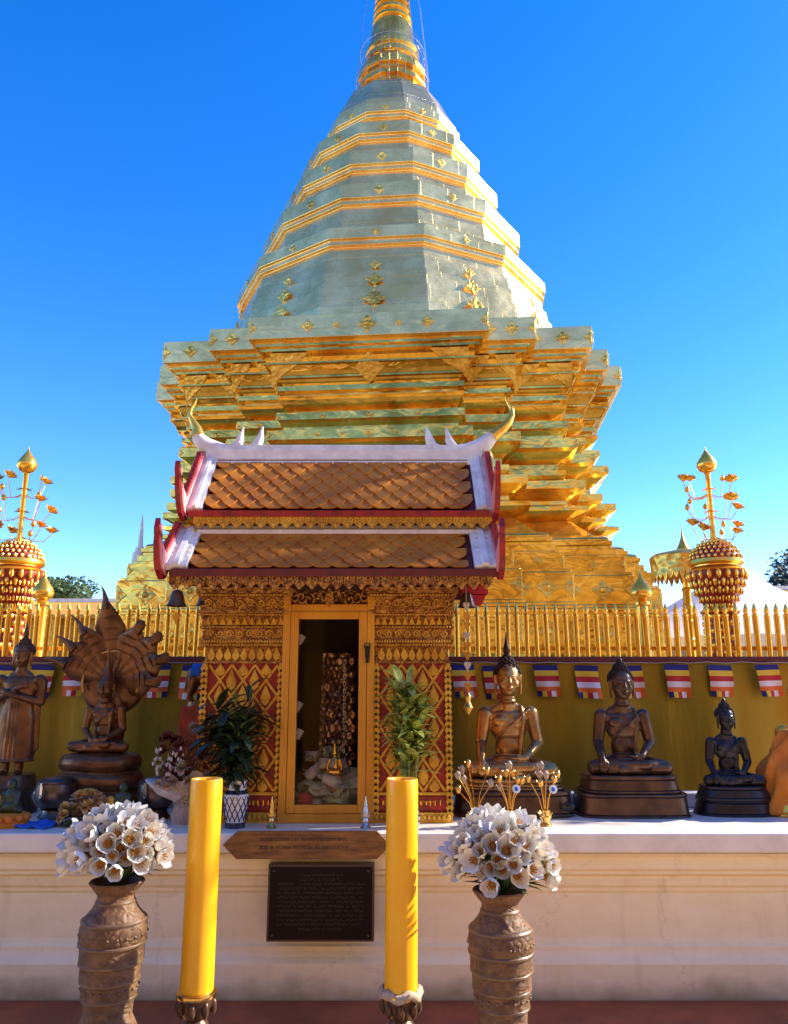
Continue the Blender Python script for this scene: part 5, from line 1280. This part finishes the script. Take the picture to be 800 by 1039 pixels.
def potplant():
    p=at(238,836,4.66); t=thing('potted_plant','dark leafy plant with a few bright blades in a blue and white lattice vase','potted plant',(p.x,4.68,TOP)); rnd=random.Random(21)
    prof=[(.045,0),(.052,.006),(.055,.02),(.052,.028),(.058,.06),(.068,.13),(.072,.165),(.066,.18),(.054,.19),(.052,.2),(.056,.215),(.062,.25),(.062,.262),(.052,.262),(.048,.22)]
    m=MB(); m.lathe(prof,n=32); pot=m.build('vase',M['potwhite'],t,smooth=40)
    m=MB()
    def rad(z):
        for (r0,z0),(r1,z1) in zip(prof,prof[1:]):
            if z0<=z<=z1: return r0+(r1-r0)*(z-z0)/max(1e-6,z1-z0)
        return .06
    for s in (1,-1):
        for k in range(13):
            a0=2*math.pi*k/13; m.tube([((rad(z)+.0015)*math.cos(a0+s*(z-.04)*7),(rad(z)+.0015)*math.sin(a0+s*(z-.04)*7),z) for z in [.035+.012*j for j in range(12)]],.0028,5)
        for k in range(11):
            a0=2*math.pi*k/11; m.tube([((rad(z)+.0015)*math.cos(a0+s*(z-.21)*8),(rad(z)+.0015)*math.sin(a0+s*(z-.21)*8),z) for z in (.212,.224,.236,.248)],.0024,5)
    for k in range(13): pass
    m.lathe([(.0585,0),(.0585,.03)],n=30); m.lathe([(.055,.178),(.069,.18),(.057,.2),(.05,.2)],n=30); m.lathe([(.0635,.25),(.0645,.262),(.05,.2625)],n=30)
    m.build('painted_lattice',M['potblue'],pot,smooth=40)
    m=MB()
    tops=[]
    for k in range(9):
        a=rnd.uniform(0,6.28); e=Vector((rnd.uniform(-.19,.13),rnd.uniform(-.06,.08),rnd.uniform(.42,.80))); b0=Vector((math.cos(a)*.03,math.sin(a)*.03,.2)); mid=(b0+e)/2+Vector((e.x*-.15,0,.03)); m.tube([b0,mid,e],[.006,.005,.003],6); tops.append((b0,mid,e))
    m.build('stems',M['stemgreen'],t,smooth=50)
    m=MB()
    for k in range(230):
        b0,mid,e=rnd.choice(tops); f=rnd.uniform(.15,1); c=b0.lerp(mid,f*2) if f<.5 else mid.lerp(e,f*2-1)
        a=rnd.uniform(0,6.28); m.leaf(c,(math.cos(a),math.sin(a)*.7-.1,rnd.uniform(-.3,1.0)),rnd.uniform(.13,.21),rnd.uniform(.035,.055),rnd.uniform(.3,1.3),n=5,fold=.3)
    o=m.build('dark_foliage',M['leafdark'],t,smooth=60)
    m=MB()
    for k in range(8):
        e=Vector((rnd.uniform(-.03,.12),-.06,rnd.uniform(.45,.66))); 
        for j in range(9):
            c=Vector((.01,-.03,.24)).lerp(e,j/8); a=rnd.uniform(-1.2,4.3); m.leaf(c,(math.cos(a),-.45,rnd.uniform(.3,1.0)),rnd.uniform(.10,.16),.017,rnd.uniform(.3,1.0),n=5)
    m.build('bright_foliage',M['leafbright'],t,smooth=60)
potplant()
def bamboo():
    p=at(416,836,4.62); t=thing('lucky_bamboo','bunch of cream edged lucky bamboo shoots in a small white vase, behind the right candle','potted plant',(p.x,4.68,TOP)); rnd=random.Random(33)
    m=MB(); m.lathe([(.05,0),(.055,.01),(.058,.06),(.05,.10),(.045,.16),(.052,.19),(.045,.19)],n=28); v=m.build('vase',M['potwhite'],t,smooth=40)
    m=MB()
    for z in (.03,.06,.09,.12,.15): m.lathe([(.0585-.1*max(0,z-.06),z),(.0600-.1*max(0,z-.06),z+.004),(.0585-.1*max(0,z-.06),z+.008)],n=28)
    m.build('painted_bands',M['potblue'],v,smooth=40)
    m=MB(); m2=MB(); ends=[]
    for k in range(16):
        a=rnd.uniform(0,6.28); r=rnd.uniform(0,.038); b0=Vector((math.cos(a)*r,math.sin(a)*r,.08)); e=Vector((b0.x*3.4,b0.y*2.4,rnd.uniform(.50,.80)))
        m.tube([b0,b0.lerp(e,.33),b0.lerp(e,.66),e],[.009,.009,.008,.006],8); ends.append((b0,e))
        for f in (.3,.5,.7,.9): c=b0.lerp(e,f); m.sph(c,(.0105,.0105,.004),8,4)
    m.build('canes',M['leafbright'],t,smooth=50)
    for b0,e in ends:
        for j in range(15):
            f=.45+.57*rnd.random(); c=b0.lerp(e,f); a=rnd.uniform(0,6.28); m2.leaf(c,(math.cos(a),math.sin(a)-.15,rnd.uniform(.1,1.6)),rnd.uniform(.12,.20),rnd.uniform(.034,.052),rnd.uniform(.2,1.0),n=5,fold=.3)
    m2.build('leaves',M['leafyellow'],t,smooth=60)
bamboo()
def mini(px,mt,label,k=1.0):
    p=at(px,838,4.62); t=MB(); t.lathe([(.024*k,0),(.026*k,.006),(.016*k,.018),(.010*k,.03),(.016*k,.04),(.012*k,.055),(.018*k,.065),(.013*k,.085),(.015*k,.09),(.009*k,.115),(.011*k,.12),(.006*k,.14),(.002*k,.17)],n=14)
    for j in range(6): a=j*1.047; t.sph((.016*k*math.cos(a),.016*k*math.sin(a),.07),(.005,.005,.012),6,5)
    tag(t.build('miniature_spire',mt,None,smooth=40,loc=(p.x,4.64,TOP)),label,'ornament')
mini(275,M['brass'],'small brass spire ornament at the left foot of the shrine door',1.1)
mini(371,M['silver'],'small silver spire ornament at the right foot of the shrine door',1.2)
def lotusvase(px,buds,label,disc=None,base=828):
    Y=4.72; p=at(px,base,Y); t=thing('golden_lotus_vase',label,'ornament',(p.x,Y,TOP),0,'small golden lotus vases before the statue')
    k=Y/F; m=MB(); m.lathe([(.030,0),(.034,.008),(.020,.022),(.024,.034),(.036,.05),(.034,.06),(.022,.068),(.024,.085),(.012,.09)],n=18)
    for j in range(9): a=j*.698; m.leaf((.026*math.cos(a),.026*math.sin(a),.05),(math.cos(a),math.sin(a),.9),.035,.02,-.4,n=3)
    m.build('vase',M['brass'],t,smooth=40)
    z0=at(px,base,Y).z
    for bx,by in buds:
        q=at(bx,by,Y); e=Vector((q.x-p.x,random.uniform(-.03,.02),q.z-TOP))
        m=MB(); m.tube([(e.x*.12,0,.07),(e.x*.35,e.y*.3,.07+.45*(e.z-.07)),(e.x*.8,e.y*.8,.07+.85*(e.z-.07)),e],[.004,.0035,.003,.003],6); st=m.build('stem',M['brass'],t,smooth=50)
        m=MB(); m.sph((0,0,0),(.013,.013,.013),10,6); m.lathe([(.014,0),(.018,.012),(.013,.026),(.004,.036)],n=10)
        for j in range(5): a=j*1.257; m.leaf((.008*math.cos(a),.008*math.sin(a),-.005),(math.cos(a),math.sin(a),1.3),.034,.018,-.3,n=3)
        me=m.mesh('lotus_bud',[M['rosecream'] if random.random()<.35 else M['brass']],50); link('lotus_bud',me,t,e)
    if disc:
        q=at(disc[0],disc[1],Y-.03); m=MB(); m.lathe([(.024,0),(.024,.004),(.0,.005)],n=18); m.mi=1; m.lathe([(.012,.005),(.010,.008),(.0,.009)],n=14)
        o=link('round_charm',m.mesh('round_charm',[M['potwhite'],M['blue']],40),t,Vector((q.x-p.x,-.04,q.z-TOP))); o.rotation_euler=(R(80),0,R(10))
def z4(x,y): return (450+x/4.706,640+y/4.706)
lotusvase(483,[z4(*q) for q in ((120,645),(90,672),(68,697),(98,720),(210,677),(225,735),(72,765))],'spreading golden lotus vase nearest the shrine')
lotusvase(518,[z4(*q) for q in ((315,652),(303,690),(335,692),(265,715),(355,722),(375,722),(272,755))],'narrow golden lotus vase in the middle of the three',z4(347,755))
lotusvase(554,[z4(*q) for q in ((470,655),(460,695),(487,697),(408,716),(460,733),(545,695),(528,716))],'golden lotus vase with a blue and white charm, farthest from the shrine',z4(523,757),831)
# ------------------------------------------------------------------ sign and plaque on the wall
def sign():
    Y=4.47; a=at(226,857,Y); b=at(397,857,Y); zt=at(300,843.5,Y).z; zb=at(300,872,Y).z; zc=(zt+zb)/2; h=(zt-zb)/2
    t=thing('wooden_sign','weathered wooden board with pointed left end fixed along the shelf edge','sign',(a.x,Y-.0,zc))
    L=b.x-a.x; m=MB(); m.prism([(0,0),(.075,h),(L-.075,h),(L,0),(L-.075,-h),(.075,-h)],(0,0,0),(1,0,0),(0,0,1),(0,.018,0)); m.build('board',M['wood'],t,bevel=.003)
    m=MB(); m.prism([(.02,0),(.085,h-.016),(L-.085,h-.016),(L-.02,0),(L-.085,-h+.016),(.085,-h+.016),(.088,-h+.020),(L-.088,-h+.020),(L-.025,0),(L-.088,h-.020),(.088,h-.020),(.025,0)],(0,-.001,0),(1,0,0),(0,0,1),(0,.002,0)) if False else None
    rnd=random.Random(8)
    for row in (.028,-.012):
        x=.20
        while x<L-.22:
            w_=rnd.uniform(.006,.012); m.box((x,-.0015,row),(w_*.4,.003,rnd.uniform(.012,.02)));
            if rnd.random()<.7: m.tube([(x+.006+.005*math.cos(a_),-.0015,row+.006*math.sin(a_)) for a_ in range(6)],.0014,4)
            x+=w_+rnd.uniform(.004,.012)
    m.build('worn_lettering',M['letter'],t)
sign()
def plaque():
    Y=4.49; a=at(273,877,Y); b=at(380,877,Y); z0=at(300,955,Y).z
    W=b.x-a.x; H=a.z-z0; t=thing('inscribed_plaque','dark brown rectangular plaque with faint lines of writing on the wall under the sign','plaque',((a.x+b.x)/2,Y,z0))
    m=MB(); m.box((0,.05,H/2),(W,.13,H)); m.build('slab',M['plaqueframe'],t,bevel=.003)
    m=MB(); m.box((0,-.0165,H/2),(W-.022,.004,H-.022)); m.build('face',M['plaque'],t)
    rnd=random.Random(4); m=MB()
    for r in range(13):
        z=H-.05-r*(H-.09)/13; hw=W*.40*(1 if r not in(0,1,12) else .5); x=-hw
        while x<hw:
            w_=rnd.uniform(.004,.009)
            if rnd.random()>.14:
                m.box((x,-.0195,z),(.0018,.002,.010)); m.box((x+w_*.5,-.0195,z+rnd.choice((-.004,.004))),(w_,.002,.0018))
            x+=w_+.003
    m.build('inscription',M['letter'],t)
    m=MB()
    for s in(-1,1):
        for q in(.03,H-.03): m.sph((s*(W/2-.03),-.019,q),(.006,.004,.006),8,5)
    m.build('screws',M['bronze'],t)
plaque()
# ------------------------------------------------------------------ candles and flower vases on the ground
def candle(px_t,px_b,label,seed):
    Y=3.92; zt=at(px_t,790,Y).z; zb=at(px_b,1007,Y).z; x=at(px_b,1007,Y).x
    xt=at(px_t,790,Y).x
    lean=(xt-x)/(zt-zb)
    t=thing('giant_candle',label,'candle',(x,Y,0),0,'giant yellow candles before the wall'); L=zt-zb; r=.0745
    t.rotation_euler=(0,math.atan(lean*.6),0)
    m=MB(); n=40; 
    prof=[(r*.97,zb+.0),(r,zb+.02)]+[(r*(1+.004*math.sin(k*1.7+seed)),zb+.02+(L-.03)*k/12) for k in range(1,12)]+[(r*.99,zt-.008),(r*.955,zt),(r*.90,zt-.004),(r*.86,zt-.018),(.012,zt-.022)]
    m.lathe(prof,n=n,wob=lambda a,z:1+.006*math.sin(3*a+z*4+seed)); c=m.build('wax',M['candle'],t,smooth=40)
    m=MB(); m.tube([(0,0,zt-.022),(.002,0,zt-.012),(.005,0,zt-.004)],.003,6); m.build('wick',M['plaque'],t)
    m=MB(); m.lathe([(.13,0),(.135,.02),(.10,.04),(.06,.06),(.05,.12),(.06,.15),(.045,.17),(.065,.20),(.080,.235),(.086,zb-.01),(.088,zb+.004),(.080,zb+.006),(.078,zb-.03)],n=32)
    for j in range(8):
        a=j*math.pi/4; m.sph((.078*math.cos(a),.078*math.sin(a),zb-.055),(.018,.018,.035),8,6)
    m.build('holder',M['bronze'],t,smooth=45)
    m=MB(); m.lathe([(.088,zb-.014),(.091,zb-.004),(.088,zb+.006),(.080,zb+.010)],n=36,wob=lambda a,z:1+.02*math.sin(9*a)); m.build('holder_rim',M['brass'],t,smooth=45)
    if seed==2:
        m=MB(); n2=30; rings=[]
        for rr,z in ((.078,zb+.022),(.092,zb+.012),(.100,zb-.012)): rings.append([((rr+.006*math.sin(7*a))*math.cos(a),(rr+.006*math.sin(7*a))*math.sin(a),z+.008*math.sin(5*a+1)) for a in [2*math.pi*j/n2 for j in range(n2)]])
        m.loft(rings,False,False); o=m.build('dried_wax_drip',M['rosecream'],t,smooth=50); s=o.modifiers.new('s','SOLIDIFY'); s.thickness=.004
candle(210,199.5,'thick yellow candle standing left of the shrine door, its holder darker and bare',1)
candle(409,406.5,'thick yellow candle right of the shrine door, its holder ringed with pale dried wax',2)
def tulips(cx,cy,Y,rx,rz,label,seed,vlabel,vx,mouth,dull):
    rnd=random.Random(seed); p=at(vx,mouth,Y); zm=p.z
    t=thing('stoneware_vase',vlabel,'vase',(p.x,Y,0),0,'tall stoneware floor vases'); k=.0040
    S_=[(26,1.5),(20,-14),(20,-19),(25,-28),(34,-38),(36,-47),(35.5,-60),(34,-62),(34,-78),(32,-80),(32,-95),(29.5,-97),(29.5,-112),(27,-114),(26,-130),(28,-134),(32,-142),(33,-160),(36,-172)]
    prof=[(29*k,zm),(30*k,zm-.006)]+[(r*k,zm+dz*k*1.02) for r,dz in S_[1:]]
    prof=[(r,max(0,z)) for r,z in prof]; zlast=prof[-1][1]
    prof.append((prof[-1][0],0)); prof=prof[::-1]+[(26*k,zm-.004),(19*k,zm-.05),(19*k,zm-.12)]
    m=MB(); m.lathe(prof,n=48,wob=lambda a,z:1+.008*math.sin(5*a+z*13+seed)+.006*math.sin(11*a-z*31)); m.build('body',M['clay'],t,smooth=35)
    m=MB()
    for dz,r in ((-21,21),(-39,34.6),(-61,35.6),(-79,33.6),(-96,31.4),(-113,29)):
        z=zm+dz*k*1.02; m.lathe([((r-1.0)*k,z-.011),((r+.7)*k,z-.006),((r+.9)*k,z+.002),((r-.6)*k,z+.009)],n=44,wob=lambda a,z:1+.008*math.sin(5*a+z*13+seed))
    for dz,r,n_,sz in ((-52,35.2,22,.009),(-104,29.6,20,.008)):
        for j in range(n_): a=2*math.pi*j/n_; m.sph((r*k*math.cos(a),r*k*math.sin(a),zm+dz*k*1.02),(sz,sz,sz*.8),8,5)
    m.build('raised_bands',M['clayband'],t,smooth=45)
    c=at(cx,cy,Y); b=thing('tulip_bouquet',label,'bouquet',(c.x,Y,zm),0,'white tulip bouquets in the floor vases')
    # five tulip shapes shared by all the blooms
    shapes=[]
    for v in range(6):
        f=MB(); op=(.0,.06,.14,.28,.09,.02)[v]
        for ring in (0,1):
            for j in range(3):
                a=2*math.pi*(j+.5*ring)/3+rnd.uniform(-.12,.12); ca,sa=math.cos(a),math.sin(a); n=7; grid=[]
                for i in range(n+1):
                    u=i/n; rad=(.0245*math.sin(min(1,u*1.5)*math.pi/2)+op*.035*max(0,u-.35)**1.2*2)*(1 if ring else .90); hgt=.052*u*(1-.12*op)+rnd.uniform(-.001,.001)
                    wd=.026*math.sin(math.pi*(u*.80+.10))**.7
                    row=[]
                    for q in range(-2,3):
                        w_=q/2; an=a+w_*wd/max(rad,.010)*.95
                        row.append((rad*math.cos(an)*(1+.05*abs(w_)),rad*math.sin(an)*(1+.05*abs(w_)),hgt-.007*abs(w_)**2*u+.0015*math.sin(q*2+i)))
                    grid.append(row)
                f.add([p_ for r_ in grid for p_ in r_],[(i*5+q,i*5+q+1,(i+1)*5+q+1,(i+1)*5+q) for i in range(n) for q in range(4)])
        f.mi=1; f.sph((0,0,.011),(.014,.014,.012),8,6)
        for j in range(6): a=j*1.047; f.tube([(.004*math.cos(a),.004*math.sin(a),.015),(.009*math.cos(a),.009*math.sin(a),.038)],.002,4)
        f.mi=2; f.tube([(0,0,.004),(0,0,-.05)],.004,6)
        shapes.append(f.mesh('tulip',[M['petal'],M['pollen'],M['leafbright']],80))
    k2=Y/F; ax=rx*k2; az=rz*k2; cz=c.z-zm
    n=84; ga=2.39996; cnt=0
    for i in range(n):
        u=1-1.45*(i+.5)/n; r=math.sqrt(max(0,1-u*u)); a=i*ga
        d=Vector((r*math.cos(a),r*math.sin(a),u))
        if d.y>.72: continue
        s=.92+rnd.uniform(-.24,.12)
        pos=Vector((d.x*ax*s,d.y*ax*.85*s,cz+d.z*az*s))
        o=link('tulip',shapes[rnd.randrange(6)],b,pos); 
        dd=Vector((d.x,d.y*1.0,d.z*.8+.1)); dd=(dd+Vector((rnd.uniform(-.3,.3),rnd.uniform(-.35,.1),rnd.uniform(-.25,.25)))).normalized()
        q=dd.to_track_quat('Z','Y'); o.rotation_mode='QUATERNION'; o.rotation_quaternion=q; o.scale=(rnd.uniform(1.15,1.62),)*3
        cnt+=1
    m=MB()
    for i in range(70):
        a=rnd.uniform(0,6.28); e=rnd.uniform(-.2,1.3); d=Vector((math.cos(a)*math.cos(e),math.sin(a)*math.cos(e),math.sin(e))); m.leaf((d.x*.04,d.y*.04,.0+.03*rnd.random()),(d.x,d.y,d.z+.5),rnd.uniform(.12,.20),.03,rnd.uniform(.1,.7),n=5,fold=.3)
    for i in range(46):
        a=rnd.uniform(0,6.28); e=rnd.uniform(-.1,1.4); d=Vector((math.cos(a)*math.cos(e),math.sin(a)*math.cos(e),math.sin(e))); m.tube([(0,0,-.05),(d.x*.05,d.y*.05,.04),(d.x*ax*.8,d.y*ax*.7,cz+d.z*az*.8)],.003,5)
    m.build('leaves_and_stems',M['stemgreen'],b,smooth=60)
tulips(120,861,3.78,40,27,'round bunch of white tulips in the left floor vase',3,'left tall brown stoneware vase with smooth raised bands, below the cobra hooded statue',119,893,False)
tulips(509,870,3.78,43,32,'round bunch of white tulips in the right floor vase',8,'right tall brown stoneware vase with rough raised bands, below the gold sheened bronze statue',507,902,True)
# ------------------------------------------------------------------ unseen tree added right of the court to dapple the shelf with shade
for i,(x,y,H,r,n,sd_) in enumerate(SHADE):
    tree('shade_tree',x,y,H,r,['tall unseen tree added on the right to shade the shelf','broad unseen tree added on the right for shade, nearer the viewer','unseen tree added on the right for shade, nearest the fence'][i%3],M['foliage'],.36,n,.2,seed=sd_,cz=.70,flat=1.6,lobes=12,lobr=.55)
